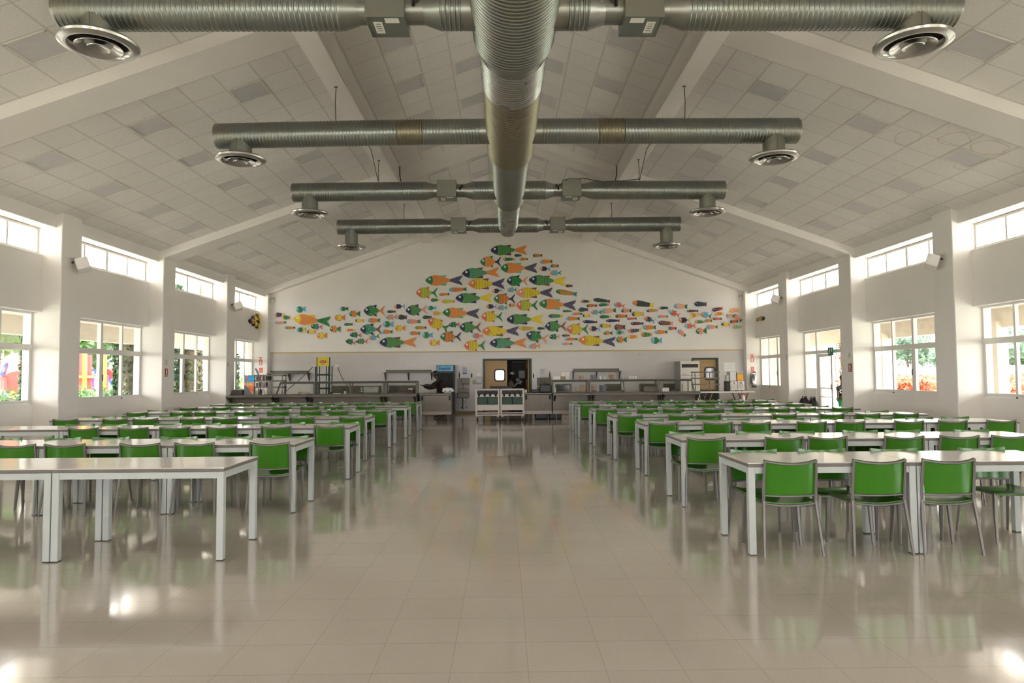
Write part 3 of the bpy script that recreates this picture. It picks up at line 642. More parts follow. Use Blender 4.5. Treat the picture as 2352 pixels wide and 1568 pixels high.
# white freezer
x0, x1 = px(1564, 25.8), px(1607, 25.8); ztop = at(1585, 829, 25.8).z
t = thing('upright_freezer', 'tall white upright freezer with black vent slot, beside the tan door', 'freezer', (x0, 25.8, 0)); W = x1-x0
WHT = mat('white_enamel', (.72, .69, .63), .35); GRE = mat('grey_side_panel', (.25, .25, .22), .4)
MB().box(0, .04, .1, W, .95, ztop).build('cabinet', GRE, t); MB().box(-.005, 0, ztop-.52, W+.005, .045, ztop).build('top_panel', WHT, t, bevel=.006); MB().box(-.005, 0, .12, W+.005, .045, ztop-.53).build('door', WHT, t, bevel=.006)
MB().box(.04, -.004, ztop-.24, W-.04, 0.0, ztop-.11).build('vent', BLACK, t); MB().tube([(.05, -.03, .75), (.05, -.03, 1.1)], .012).build('handle', STEEL, t)
for k in (0, 1): MB().box(.06+.09*k, -.004, ztop-.49, .11+.09*k, 0, ztop-.47).build('badge', BLACK, t)
MB().box(.05, .1, 0, W-.05, .9, .1).build('plinth', BLACK, t)
# steel racks standing on the counters
def rack(a, b, ys, lab, d=.4, Y=23.0, grp='steel racks on the counters'):
    x0, x1 = px(a, Y), px(b, Y); t = thing('counter_rack', lab, 'rack', (x0, Y, .88), 0, grp); W = x1-x0
    zs = [at((a+b)/2, y, Y).z-.88 for y in ys]
    for z in zs: MB().box(-.03, 0, z-.045, W+.03, d, z).build('shelf', STEEL, t)
    for x in (0, W*.62, W):
        for y in ((.01, d-.01) if x != W*.62 else (.01,)): MB().box(x-.012, y-.012, 0, x+.012, y+.012, zs[0]).build('post', STEEL, t)
    return [z+.88 for z in zs]
zl = rack(585, 648, (860.5, 873, 888), 'three-shelf steel rack with books and cups beside the ice cream sign')
zr = rack(1597, 1651, (853, 867, 881), 'empty three-shelf steel rack in front of the right tan door')
cols = [(.35, .3, .25), (.55, .2, .1), (.2, .25, .4), (.6, .55, .5), (.12, .08, .06)]
for j, (zz, n, nm) in enumerate(((zl[1], 6, 'middle'), (zl[2], 6, 'lowest'))):
    for k in range(n):
        x = px(588.5, 23.1)+k*.055
        tag(MB().box(0, 0, 0, .035+.01*(k % 2), .2, .13+.012*(k % 3)).build('booklet', mat('booklet_paper', cols[(k+j*2) % 5], .6), loc=(x, 23.08, zz)), 'small upright booklet on the %s rack shelf, %s from its left end' % (nm, NTH[k+1]), 'book', 'booklets on the steel rack')
def lathe_thing(name, lab, cat, prof, m, loc, grp=None, n=20):
    return tag(MB().lathe(prof, n).build(name, m, smooth=True, loc=loc), lab, cat, grp)
cupp = [(.0, 0), (.05, 0), (.065, .13), (.06, .13), (.045, .01), (0, .01)]
lathe_thing('cup', 'dark brown cup on the middle shelf of the left rack', 'cup', cupp, mat('dark_cup', (.06, .035, .03), .4), (px(604, 23.2), 23.2, zl[1]))
lathe_thing('cup', 'black cup near the right end of the middle rack shelf', 'cup', cupp, BLACK, (px(619, 23.2), 23.2, zl[1]))
lathe_thing('bottle', 'dark bottle standing under the left rack', 'bottle', [(0, 0), (.04, 0), (.04, .14), (.015, .19), (.015, .24), (0, .24)], BLACK, (px(599, 23.2), 23.2, .88))
lathe_thing('bottle', 'white-capped bottle standing under the left rack', 'bottle', [(0, 0), (.045, 0), (.045, .14), (.02, .18), (.02, .2), (0, .2)], WHT, (px(605, 23.2), 23.2, .88))
t = thing('leaflet', 'blue and white leaflet propped upright on top of the left rack', 'leaflet', (px(591, 23.2), 23.2, zl[0]))
MB().prism([(-.10, .22), (-.02, .21), (.07, 0), (.01, 0)], lambda p: (p[0], 0, p[1]), lambda p: (p[0], .01, p[1])).build('sheet', mat('leaflet_print', (.12, .2, .35), .5, var=.8, vs=14), t)
# ice cream poster board
x0, x1 = px(560, 22.9), px(583, 22.9); zt = at(571, 861.5, 22.9).z-.88
t = thing('display_sign', 'grey counter sign with blue sky and orange ice cream cone picture', 'sign', (x0, 22.95, .88)); W = x1-x0
MB().box(0, 0, 0, W, .06, zt).build('board', mat('grey_sign', (.14, .14, .15), .5), t)
ORG = mat('orange_print', (.75, .16, .03), .4, var=.3, vs=9); CRM = mat('cream_print', (.70, .42, .24), .5, var=.4, vs=12)
for pts, m, nm, d in (([(0, zt), (W, zt), (W, zt*.55), (0, zt*.62)], mat('sky_blue_print', (.02, .30, .62), .4, var=.3, vs=5), 'sky_picture', .002), ([(0, zt*.62), (W, zt*.68), (W, zt*.5), (W*.5, zt*.45), (0, zt*.5)], CRM, 'ice_cream_picture', .004), ([(0, zt*.5), (W, zt*.5), (W*.86, zt*.05), (W*.78, .01), (W*.4, zt*.35)], ORG, 'cone_picture', .003), ([(W*.18, zt), (W*.34, zt), (W*.2, zt*.6), (W*.06, zt*.6)], ORG, 'swoosh', .005)):
    MB().prism(pts, lambda p: (p[0], -d, p[1]), lambda p: (p[0], 0, p[1])).build(nm, m, t)
tag(MB().box(px(533, 22.95), 22.95, .88, px(556, 22.95), 23.3, 1.03).build('tray', mat('dark_tray', (.07, .06, .05), .5), bevel=.01), 'dark low tray at the far left end of the counter', 'tray')
# yellow-headed display rack (wire) behind the counter
Y = 25.6; x0, x1 = px(728, Y), px(757, Y); zt = at(742, 820, Y).z; zs = at(742, 840.5, Y).z
t = thing('wire_display_rack', 'tall black wire display rack topped by a yellow sign panel', 'rack', (x0, Y, 0)); W = x1-x0
GRK = mat('dark_green_black_metal', (.01, .025, .022), .45)
for x in (0, W*.74, W):
    for y in (0, .35): MB().box(x-.015, y-.015, 0, x+.015, y+.015, zt if (y == 0 and x != W*.74) else zs).build('upright', GRK, t)
for z in (.35, .75, 1.0, 1.22, 1.5): 
    s_ = MB(); s_.box(0, -.01, z, W, .36, z+.015); s_.box(0, -.02, z, W, -.01, z+.06); s_.build('shelf', GRK, t)
wr = MB()
for k in range(12): wr.tube([(W*.76, 0, .4+k*.11), (W, 0, .4+k*.11)], .004, 4)
wr.build('wire_grid', GRK, t)
YEL = mat('yellow_sign_print', (.72, .62, .01), .4); REDP = mat('red_sign_print', (.62, .04, .03), .4)
h = MB().prism([(.02, zs), (W-.02, zs), (W-.02, zt-.03), (W*.5, zt+.01), (.02, zt-.03)], lambda p: (p[0], -.025, p[1]), lambda p: (p[0], -.005, p[1])).build('yellow_header', YEL, t)
MB().prism([(W/2+.14*math.cos(q*PI/8)*(1 if abs(math.cos(q*PI/8)) < .9 else 1), (zs+zt)/2-.0+.05*math.sin(q*PI/8)) for q in range(16)], lambda p: (p[0], -.032, p[1]), lambda p: (p[0], -.025, p[1])).build('red_ribbon', REDP, h)
for k in range(3): MB().box(W/2-.08+.055*k, -.034, (zs+zt)/2-.012, W/2-.045+.055*k, -.032, (zs+zt)/2+.012).build('pale_mark', STK, h)
MB().box(W/2-.07, -.028, zs+.05, W/2+.06, -.025, zs+.08).build('grey_caption', mat('grey_print', (.35, .35, .15), .5), h)
# tilted pole and cord
po = MB(); xp = at(719, 842, 25.6).x-x0; po.tube([(xp, .35, 0), (xp, .35, at(719, 842, 25.95).z)], .03, 8)
for z in (1.0, 1.22, 1.5): po.box(xp, .33, z, 0, .36, z+.02)
po.build('side_upright', GRK, t)
ap = [at(718, 843, 25.95)-Vector((x0, 25.6, 0)), at(684, 876, 25.7)-Vector((x0, 25.6, 0)), at(652, 902, 25.5)-Vector((x0, 25.6, 0))]; MB().tube(ap, .012, 6).build('slanting_cord', CAB, t)
pl = [at(775, 842, YW-.03), at(780, 855, YW-.1), at(788, 872, YW-.3), at(798, 886, 25.9), at(808, 896, 24.6), at(824, 901, 23.4)]
tag(MB().tube(pl, .012, 6).build('power_cord', CAB), 'dark green power cord drooping from the wall socket to the oven', 'cord')
p = at(774, 841, YW-.013); tag(MB().box(p.x-.07, YW-.03, p.z-.05, p.x+.07, YW-.012, p.z+.07).build('wall_socket', WHT), 'white wall socket where the drooping power cord starts', 'socket')
# small oven
Y = 23.05; x0, x1 = px(823, Y), px(868, Y); zt = at(845, 886.5, Y).z-.88
t = thing('counter_oven', 'steel box oven with knobs on its left standing behind the glass guard', 'oven', (x0, Y+.25, .88)); W = x1-x0
MB().box(0, 0, .02, W, .4, zt).build('case', STEEL, t, bevel=.008); MB().box(W*.2, -.015, .04, W*.93, 0, zt-.03).build('door', mat('grey_oven_door', (.28, .29, .27), .35, .6), t, bevel=.005)
for z in (.08, .16): MB().tube([(W*.1, -.03, z), (W*.1, 0, z)], .022, 12).build('knob', STK, t)
MB().box(W*.5, -.018, zt*.68, W*.62, -.015, zt*.78).build('red_badge', REDP, t)
for x in (.04, W-.04): MB().tube([(x, .2, 0), (x, .2, .03)], .02, 8).build('foot', BLACK, t)
# small bits on the left counters
PLST = mat('white_plastic', (.75, .72, .68), .35)
tag(MB().lathe([(0, 0), (.1, 0), (.16, .05), (.15, .06), (.09, .012), (0, .012)], 20).build('food_tray', PLST, loc=(px(700, 23.1), 23.15, .88)), 'shallow white food dish behind the left glass guard', 'dish')
tag(MB().box(0, 0, 0, .26, .2, .07).build('food_box', mat('yellow_food_box', (.65, .42, .10), .5, var=.5, vs=10), loc=(px(690, 23.1)-.13, 23.3, .88), bevel=.01), 'yellow and white food box behind the left glass guard', 'box')
tag(MB().lathe([(0, 0), (.12, 0), (.14, .03), (.0, .035)], 20).build('plate', STK, loc=(px(773, 23.1), 23.15, .88)), 'flat cream plate on the counter left of the oven', 'plate')
tag(MB().lathe([(0, 0), (.04, 0), (.045, .09), (0, .09)], 14).build('cup', PLST, loc=(px(792, 23.3), 23.35, .88)), 'white cup standing on the counter left of the oven', 'cup')
# back worktops with upstand
def back_top(a, b, lab, zt=.98):
    x0, x1 = px(a, 26.3), px(b, 26.3); t = thing('back_worktop', lab, 'worktop', (x0, 26.1, 0), 0, 'steel worktops against the back wall'); W = x1-x0
    MB().box(0, 0, .82, W, .66, .87).build('worktop', STEELD, t); MB().box(0, .62, .87, W, .66, zt+.12).build('upstand', STEELD, t)
    for x in (.05, W-.05):
        for y in (.05, .6): MB().box(x-.02, y-.02, 0, x+.02, y+.02, .82).build('leg', STEELD, t)
back_top(758, 830, 'low steel worktop against the back wall, left of the oven'); back_top(890, 952, 'steel worktop below the wall shelf near the fridge'); back_top(1392, 1430, 'small steel worktop behind the stacked plates'); back_top(1474, 1516, 'steel worktop against the back wall left of the freezer'); back_top(1530, 1562, 'narrow steel worktop at the left side of the freezer')
def jar(a, m, lab, h=.12, Y=26.3, z=.87, r=.05): lathe_thing('jar', lab, 'jar', [(0, 0), (r, 0), (r, h*.8), (r*.7, h), (0, h)], m, (px(a, Y), Y, z))
# wash basin, bottles, notices on the tiled wall
def basin(a, b, lab, full=True):
    x0, x1 = px(a, YW), px(b, YW); W = x1-x0; t = thing('wash_basin', lab, 'basin', (x0, YW-.013, 0))
    z = lambda y: at(1070, y, YW).z
    MB().box(0, -.012, z(887), W, 0, z(868)).build('upper_splash_panel', STEEL, t); MB().box(0, -.016, z(900), W, 0, z(889)).build('lower_splash_panel', STEEL, t)
    MB().box(.0, -.36, z(913.5), W, -.0, z(901)).build('bowl', STEEL, t, bevel=.02)
    MB().box(.15, -.1, z(880.5), W-.0, -.02, z(868)).build('soap_dispenser_box', STEELD, t, bevel=.01)
    MB().tube([(W*.5, -.02, z(881)), (W*.5, -.12, z(882)), (W*.5, -.14, z(893))], .014, 8).build('tap', STEEL, t)
    if full:
        MB().tube([(W*.45, -.15, z(914)), (W*.45, -.15, z(938)), (W*.45, -.0, z(939))], .022, 8).build('drain_pipe', STEELD, t)
        for x in (.15, W-.12): MB().tube([(x, 0, z(936)), (x, -.06, z(936)), (x, -.06, z(934))], .018, 8).build('valve', STEELD, t)
        MB().tube([(W*.45, -.15, z(918)), (W*.65, -.12, z(924)), (W*.8, -.14, z(914))], .008, 6).build('hose', CAB, t)
basin(1051, 1078, 'steel wall wash basin with tap, left of the tan door')
basin(1233, 1266, 'steel wall basin behind the black bin, right of the doorway')
for (a, y0, y1, lab) in ((1055, 851, 867, 'dark pump bottle on the wall left above the left basin'), (1083, 855, 867, 'dark pump bottle on the wall right above the left basin'), (1225.5, 855, 867, 'dark pump bottle just right of the doorway'), (1263, 851, 867, 'dark green pump bottle above the right end of the right basin')):
    p, q = at(a, y0, YW-.1), at(a, y1, YW-.1); t = thing('soap_bottle', lab, 'bottle', (p.x, YW-.013, q.z), 0, 'pump bottles in wall holders'); h = p.z-q.z
    MB().box(-.04, -.01, 0, .045, 0, .2).build('holder_plate', PLST, t); MB().lathe([(0, 0), (.025, 0), (.025, h*.55), (.01, h*.7), (.01, h*.8), (0, h*.8)], 12, (0, -.04, .0)).build('bottle_body', GRK, t); MB().box(-.012, -.07, h*.8, .008, -.035, h*.88).build('pump', BLACK, t)
def paper(a, b, y0, y1, lab, m, name='notice', lines=True, ic=None):
    p, q = at(a, y0, YW-.013), at(b, y1, YW-.013); t = thing(name, lab, 'notice', (p.x, YW-.013, q.z)); W, Hh = q.x-p.x, p.z-q.z
    MB().box(0, -.004, 0, W, 0, Hh).build('sheet', m, t)
    if lines:
        for k in range(5): MB().box(W*.12, -.006, Hh*(.2+.13*k), W*(.85 if k % 2 else .7), -.004, Hh*(.235+.13*k)).build('printed_line', ic or mat('grey_ink', (.25, .28, .4), .6), t)
    return t
PAP = mat('notice_paper', (.66, .65, .68), .6)
t = paper(1062.5, 1073, 843, 858.5, 'pale blue notice with a dark foot strip above the left basin', mat('pale_blue_notice', (.50, .52, .62), .6)); MB().box(0, -.006, 0, .17, -.004, .03).build('foot_strip', NAVY, t)
paper(1240, 1252, 844, 861, 'white printed notice on the wall above the right basin', PAP, ic=mat('black_ink', (.05, .05, .06), .6))
paper(1663, 1689, 832.5, 852, 'large white timetable sheet with blue heading, right of the tan door', mat('white_sheet', (.80, .79, .77), .6), lines=True, ic=mat('pale_blue_ink', (.5, .62, .7), .6))
paper(1085, 1091, 872, 883, 'small yellow note below the pump bottle', mat('yellow_note', (.60, .55, .25), .6), lines=False)
paper(1086, 1092, 885, 892, 'small white note under the yellow note', PAP, lines=False)
paper(1095, 1104, 856, 863, 'small bright sheet above the towel dispenser', PLST, lines=False)
p, q = at(1092, 865, YW-.2), at(1106, 882, YW-.2)
t = thing('towel_dispenser', 'pale grey paper towel dispenser on the wall left of the door', 'dispenser', (p.x, YW-.013, q.z)); W, Hh = q.x-p.x, p.z-q.z
MB().box(0, -.2, .02, W, 0, Hh).build('case', mat('pale_grey_plastic', (.55, .52, .50), .4), t, bevel=.02); MB().box(.02, -.19, 0, W-.02, -.02, .02).build('outlet', STEELD, t); MB().box(W*.4, -.203, Hh*.8, W*.6, -.2, Hh*.86).build('lock', STEELD, t)
p = at(1468, 813.5, YW-.013); tag(MB().box(p.x-.055, YW-.03, p.z-.03, p.x+.055, YW-.0131, p.z+.03).build('wall_plate', mat('beige_plate', (.52, .46, .26), .5)), 'small beige plate high on the tiled wall right of centre', 'plate')
# carts
GREENC = mat('dark_green_crate', (.008, .05, .022), .45, var=.2, vs=6)
def cart(a, b, lab, loc_y=22.4):
    x0, x1 = px(a, loc_y), px(b, loc_y); W = x1-x0; t = thing('cutlery_cart', lab, 'cart', (x0, loc_y, 0), 0, 'steel cutlery and tray carts')
    CS = mat('bright_cart_steel', (.29, .26, .235), .38, .6); f = MB(); zt = 1.025
    for x in (0, W-.05):
        for y in (0, .5): f.box(x, y, .17, x+.05, y+.04, zt)
    f.box(0, 0, zt-.045, W, .04, zt); f.box(0, .5, zt-.045, W, .54, zt); f.box(0, 0, .17, W, .54, .21); f.box(0, 0, zt-.045, .04, .54, zt); f.box(W-.04, 0, zt-.045, W, .54, zt)
    f.build('frame', CS, t, bevel=.003)
    MB().box(.05, .01, .34, W-.05, .03, .50).build('lower_front_panel', CS, t); MB().box(.05, .005, .24, W-.05, .5, .27).build('bottom_shelf', CS, t)
    MB().box(.05, .02, .77, W-.05, .05, .85).build('cutlery_rail', CS, t)
    MB().box(.05, .05, .50, W-.05, .5, .52).build('middle_shelf', CS, t); MB().box(.05, .44, .52, W-.05, .46, zt-.05).build('back_panel', BLACK, t)
    for k in range(2): MB().box(.06+k*(W/2-.04), .07, .521, W/2-.02+k*(W/2-.04), .42, .755).build('crate', GREENC, t, bevel=.008)
    for k in range(4):
        x = .12+k*(W-.24)/3; c = MB().lathe([(0, -.12), (.025, -.12), (.038, -.09), (.04, .05), (.036, .05), (.034, -.08), (0, -.1)], 14, (x, .03, .90)).build('cutlery_cup', BLACK, t, True)
        MB().box(x-.022, .025, .86, x+.022, .04, .965).build('cutlery', STEEL, c)
    for x in (.06, W-.06):
        for y in (.06, .48):
            c = MB().tube([(x-.02, y, .065), (x+.02, y, .065)], .065, 18).build('caster_wheel', RUB, t); MB().box(x-.03, y-.015, .06, x+.03, y+.015, .175).build('caster_fork', CS, c)
cart(1091.5, 1147, 'left steel cart with four cutlery cups and two dark green crates'); cart(1149, 1204, 'right steel cart with four cutlery cups, touching the bare counter')
# black bins and things around
tag(MB().box(0, 0, 0, .37, .4, .27).build('black_bin', BLACK, bevel=.03, loc=(px(1240, 23)-.0, 23.05, .88)), 'large black plastic bin standing on the bare counter right of doorway', 'bin')
tag(MB().box(0, 0, 0, .25, .35, .10).build('black_tray', BLACK, bevel=.02, loc=(px(1221, 23), 23.05, .88)), 'low black tray beside the large black bin', 'tray')
tag(MB().box(0, 0, 0, .07, .06, .1).build('napkin_box', PLST, bevel=.01, loc=(px(1205, 23), 23.0, .88)), 'tiny white napkin block at left end of the bare right counter', 'napkins')
for k in range(2): tag(MB().box(0, 0, 0, .42, .5, .30-.06*k).build('dark_crate', BLACK, bevel=.03, loc=(px(1229, 23)+k*.46, 23.1, 0)), 'dark crate on the floor under the right bare counter, %s one' % ('left' if k == 0 else 'right'), 'crate', 'crates under the counter')
tag(MB().box(0, 0, 0, .66, .012, .2).build('notice_board', BLACK, loc=(px(1125, 24.5), 24.5, .88)), 'black low screen standing before the tan door', 'screen')
sc = thing('trolley_table', 'low steel trolley table carrying the black screen by the tan door', 'table', (px(1124, 24.5), 24.4, 0)); MB().box(0, 0, .84, .7, .4, .88).build('tabletop', STEELD, sc)
for x in (.03, .67):
    for y in (.03, .37): MB().box(x-.015, y-.015, 0, x+.015, y+.015, .84).build('leg', STEELD, sc)
# crockery on the guard top
def cm(*c): return mat('crockery_%d' % int(c[0]*99), c, .35)
OB, CB, GB2, WB, VB = mat('orange_crockery', (.75, .33, .14), .35), mat('cream_crockery', (.72, .62, .42), .35), mat('green_crockery', (.36, .55, .36), .35), mat('white_crockery', (.80, .78, .75), .35), mat('grey_violet_crockery', (.42, .40, .48), .35)
def stack(a, Y, z, seq, r, lab, h=.022, n=20):
    """stack of separate plates"""
    for k, m in enumerate(seq):
        tag(MB().lathe([(0, 0), (r*.6, 0), (r, h*.8), (r, h), (r*.9, h), (r*.55, h*.3), (0, h*.3)], n).build('plate', m, loc=(px(a, Y), Y, z+k*h)), lab % (NTH[k+1] if k < 12 else 'upper'), 'plate', lab.split(',')[0].replace('%s ', ''))
YG = 23.2
stack(1293.5, YG, GT, [CB, OB, CB, GB2, OB], .085, 'plate in the small orange stack, %s from bottom')
stack(1335, YG, GT, [CB, CB, OB, CB, CB, OB], .09, 'plate in the cream stack before the shelf bracket, %s from bottom')
stack(1362.5, YG, GT, [VB]*7, .115, 'plate in the grey violet stack, %s from bottom')
stack(1405.5, YG, GT, [CB, CB, OB, GB2, CB, OB, OB], .12, 'plate in the striped orange and green stack, %s from bottom')
lathe_thing('bowl', 'pale green bowl on the guard top right of the striped stack', 'bowl', [(0, 0), (.03, 0), (.06, .09), (.055, .09), (0, .01)], GB2, (px(1430, YG), YG, GT))
for k, (a, dz_) in enumerate(((1447, 0), (1453.5, 0), (1460, 0))):
    for j in range(3): lathe_thing('white_bowl', 'white bowl, %s stack, %s from bottom' % (('left', 'middle', 'right')[k], NTH[j+1]), 'bowl', [(0, 0), (.03, 0), (.055, .06), (.05, .06), (.0, .01)], WB, (px(a, YG), YG, GT+.022*j), 'white bowls on the guard top')
for a, lab in ((1379, 'taller white cup between grey stack and striped stack'), (1389.5, 'shorter white cup next to the striped stack')): lathe_thing('cup', lab, 'cup', [(0, 0), (.028, 0), (.04, .12 if a < 1385 else .10), (.034, .10), (0, .01)], WB, (px(a, YG), YG, GT))
for k in range(3): tag(MB().box(0, 0, 0, .075, .2, .115).build('white_carton', PLST, bevel=.006, loc=(px(1270, YG)+.078*k, YG-.1, GT)), 'small white carton at left end of the guard top, %s of three' % ('left', 'middle', 'right')[k], 'carton', 'small cartons on the guard top')
for k in range(2): tag(MB().box(0, 0, 0, .125, .15, .255).build('tall_carton', PLST, bevel=.005, loc=(px(1290.5, YG)+.128*k, YG+.06, GT)), 'tall white carton behind the small orange plate stack, %s one' % ('left' if k == 0 else 'right'), 'carton', 'tall cartons on the guard top')
# under the right guards
t = thing('microwave', 'dark glass-fronted warmer behind the guard under the cartons', 'oven', (px(1277, 23.2), 23.15, .88)); MB().box(0, 0, 0, .52, .35, .27).build('case', STEELD, t, bevel=.01); MB().box(.03, -.01, .03, .43, 0, .24).build('door', mat('black_glass', (.01, .01, .01), .08), t)
stack(1326, 23.2, .88, [CB, GB2, CB, CB, GB2, CB, CB], .065, 'small plate behind the guard right of the warmer, %s from bottom', .024)
stack(1339, 23.2, .88, [CB, OB, CB, OB, CB, CB, OB, CB, CB, CB], .085, 'plate in the tall cream pile behind glass, %s from bottom', .025)
stack(1364, 23.2, .90, [VB, OB, CB, GB2, CB, OB, CB, CB], .105, 'plate in the orange pile behind the long guard, %s from bottom', .025)
stack(1384, 23.2, .90, [VB]*9, .125, 'grey plate in the pile behind the long guard, %s from bottom', .024)
tag(MB().box(px(1353, 23.2), 23.02, .88, px(1430, 23.2), 23.4, .9).build('serving_tray', STEELD), 'flat steel tray under the plate piles behind the long guard', 'tray')
for a, b, lab, m in ((1477, 1509, 'steel food warmer behind the right end of the long guard', STEELD), (1520, 1536, 'white napkin dispenser before the freezer', PLST)):
    tag(MB().box(0, 0, 0, px(b, 23.2)-px(a, 23.2), .3, .19 if m is STEELD else .13).build('counter_box', m, bevel=.01, loc=(px(a, 23.2), 23.15, .88)), lab, 'appliance')
lathe_thing('clear_bottle', 'small clear bottle at left end behind the right guard', 'bottle', [(0, 0), (.03, 0), (.03, .11), (.012, .15), (.012, .18), (0, .18)], STK, (px(1274, 23.02), 23.02, .88))
for a in (912, 918): pass
t = thing('cup_box', 'dark red box of pale cups behind the guard beside the worker', 'box', (px(943, 23.2), 23.2, .88)); MB().box(-.1, 0, 0, .08, .2, .12).build('box', mat('dark_red_box', (.10, .02, .015), .5), t)
for k in range(3): MB().lathe([(0, 0), (.02, 0), (.025, .05), (0, .05)], 10, (-.06+.05*k, .05, .12)).build('cup', PLST, t)
# juice dispenser
Y = 22.95; x0 = px(1671, Y); z0 = .88
t = thing('juice_dispenser', 'twin-tank juice dispenser, right tank full of orange juice', 'dispenser', (x0, Y, z0)); W = px(1710, Y)-x0; ht = at(1690, 853, Y).z-z0; hb = at(1690, 875, Y).z-z0
MB().box(W*.18, 0, .03, W*.58, .4, hb).build('base', PLST, t, bevel=.02); MB().box(W*.6, 0, .03, W, .4, hb).build('base', PLST, t, bevel=.02); MB().box(0, .05, .0, W*.17, .4, hb).build('side_unit', BLACK, t, bevel=.01)
MB().box(.0, .08, hb, W*.16, .3, hb+.2).build('paper_cup_tube', PLST, t, bevel=.01)
TANK = mat('clear_tank_plastic', (.45, .43, .42), .1); JU = mat('orange_juice', (.85, .42, .01), .2)
MB().box(W*.17, .02, hb, W*.55, .38, ht).build('tank', TANK, t, bevel=.015); MB().box(W*.6, .02, hb, W*.95, .38, ht-.07).build('juice_tank', JU, t, bevel=.015); MB().box(W*.59, .01, ht-.07, W*.96, .39, ht).build('tank_lid', TANK, t, bevel=.01)
for a in (.38, .8):
    MB().prism(rrect(W*a-.09, W*a+.09, .07, hb-.09, .03), lambda p: (p[0], -.006, p[1]), lambda p: (p[0], 0, p[1])).build('drip_panel', mat('pale_panel', (.55, .52, .46), .5), t); MB().tube([(W*a, -.05, hb-.06), (W*a, 0, hb-.06)], .018, 8).build('tap', BLACK, t)
for x in (.15, .55, .9): MB().tube([(W*x, .1, 0), (W*x, .1, .04)], .02, 8).build('foot', BLACK, t)
# spray bottle on last right table
Y = 18.5; p = at(1708, 926, Y); t = thing('spray_bottle', 'white spray bottle with red nozzle on the farthest right table row', 'bottle', (p.x, Y, TH))
MB().lathe([(0, 0), (.038, 0), (.04, .1), (.02, .14), (.015, .15), (0, .15)], 14).build('bottle_body', PLST, t, True); MB().prism([(-.05, .2), (.03, .2), (.03, .17), (.012, .15), (-.012, .15), (-.02, .17), (-.05, .18)], lambda p: (p[0], -.012, p[1]), lambda p: (p[0], .012, p[1])).build('nozzle', mat('red_nozzle', (.7, .05, .08), .4), t)
# plastic bag
t = bag = None
bm = bmesh.new(); bmesh.ops.create_icosphere(bm, subdivisions=3, radius=1)
for v in bm.verts: 
    k = 1+.12*math.sin(9*v.co.x+3*v.co.z)+.08*math.sin(13*v.co.y+5*v.co.z); v.co = Vector((v.co.x*.19*k, v.co.y*.12, max(-.09, v.co.z*.10*k)+.09))
me = bpy.data.meshes.new('plastic_bag'); bm.to_mesh(me); bm.free(); me.materials.append(PLST); o = bpy.data.objects.new('plastic_bag', me); COL.objects.link(o); o.location = (px(1028, 23), 23.05, .88)
for pl_ in me.polygons: pl_.use_smooth = True
tag(o, 'crumpled white plastic bag on the bare counter beside the worker', 'bag')
for k, (dx_, w_) in enumerate(((-.1, .05), (.05, .06))): MB().box(dx_, -.125, .06, dx_+w_, -.115, .09).build('dark_print', NAVY, o)
lathe_thing('shallow_dish', 'white dish on the bare counter in front of the worker', 'dish', [(0, 0), (.08, 0), (.13, .04), (.12, .04), (0, .01)], PLST, (px(982, 23), 23.0, .88))
# ---------------------------------------------------------------- signs, speakers, cameras on walls and columns
def colsign(side, a, b, y0, y1, yy, lab, c, name='sign', icon=None):
    X = XC+side*9.12; p, q = atx(a, y0, X), atx(b, y1, X); ya_, yb_ = min(p.y, q.y), max(p.y, q.y); z0, z1 = q.z, p.z
    t = thing(name, lab, 'sign' if icon else 'plate', (X, (ya_+yb_)/2, z0)); w_ = min(.3, (yb_-ya_))/2
    MB().box(0, -w_, 0, -side*.012, w_, z1-z0).build('plate', c, t)
    if icon:
        MB().box(-side*.012, -w_*.35, (z1-z0)*.3, -side*.016, w_*.35, (z1-z0)*.88).build('extinguisher_symbol', icon, t)
        for k in range(2): MB().box(-side*.012, -w_*.8, (z1-z0)*(.08+.09*k), -side*.015, w_*.8, (z1-z0)*(.12+.09*k)).build('printed_line', icon, t)
REDS = mat('dark_red_sign', (.28, .03, .02), .45); BEI = mat('beige_plate_plastic', (.55, .52, .46), .5)
colsign(-1, 378.5, 384, 846, 865, 0, 'dark red fire sign on the second visible left column', REDS, icon=STK)
colsign(-1, 379.5, 383.5, 826, 838, 0, 'beige switch plate above the left red fire sign', BEI, 'switch_plate')
colsign(-1, 521.5, 525, 832, 842, 0, 'beige switch plate on the farthest free-standing left column', BEI, 'switch_plate')
colsign(1, 1949.5, 1957, 835, 853.5, 0, 'dark red fire sign on the right column beside the glass doors', REDS, icon=STK)
colsign(1, 1949, 1954, 810, 821, 0, 'beige switch plate above the right red fire sign', BEI, 'switch_plate')
colsign(1, 1806, 1808.5, 814, 825, 0, 'beige switch plate on the farthest free-standing right column', BEI, 'switch_plate')
def cornersign(a, b, y0, y1, lab, c, frame=False):
    p, q = at(a, y0, 26.5), at(b, y1, 26.5); t = thing('fire_sign', lab, 'sign', (p.x, 26.5, q.z)); W, Hh = q.x-p.x, p.z-q.z
    if frame:
        f = MB(); e_ = W*.18
        for bx in ((0, 0, W, e_), (0, Hh*.62-e_, W, Hh*.62), (0, 0, e_, Hh*.62), (W-e_, 0, W, Hh*.62)): f.box(bx[0], -.008, bx[1], bx[2], 0, bx[3])
        f.box(W*.2, -.008, Hh*.66, W*.8, 0, Hh*.74); f.box(W*.35, -.008, Hh*.74, W*.65, 0, Hh*.85); f.box(0, -.008, Hh*.9, W, 0, Hh); f.build('extinguisher_outline', c, t); MB().box(-.01, -.003, -.01, W+.01, 0, Hh+.01).build('backing', PLST, t)
    else:
        MB().box(0, -.008, 0, W, 0, Hh).build('plate', c, t)
        for k in range(4): MB().box(W*.15, -.01, Hh*(.2+.18*k), W*.8, -.008, Hh*(.24+.18*k)).build('printed_line', STK, t)
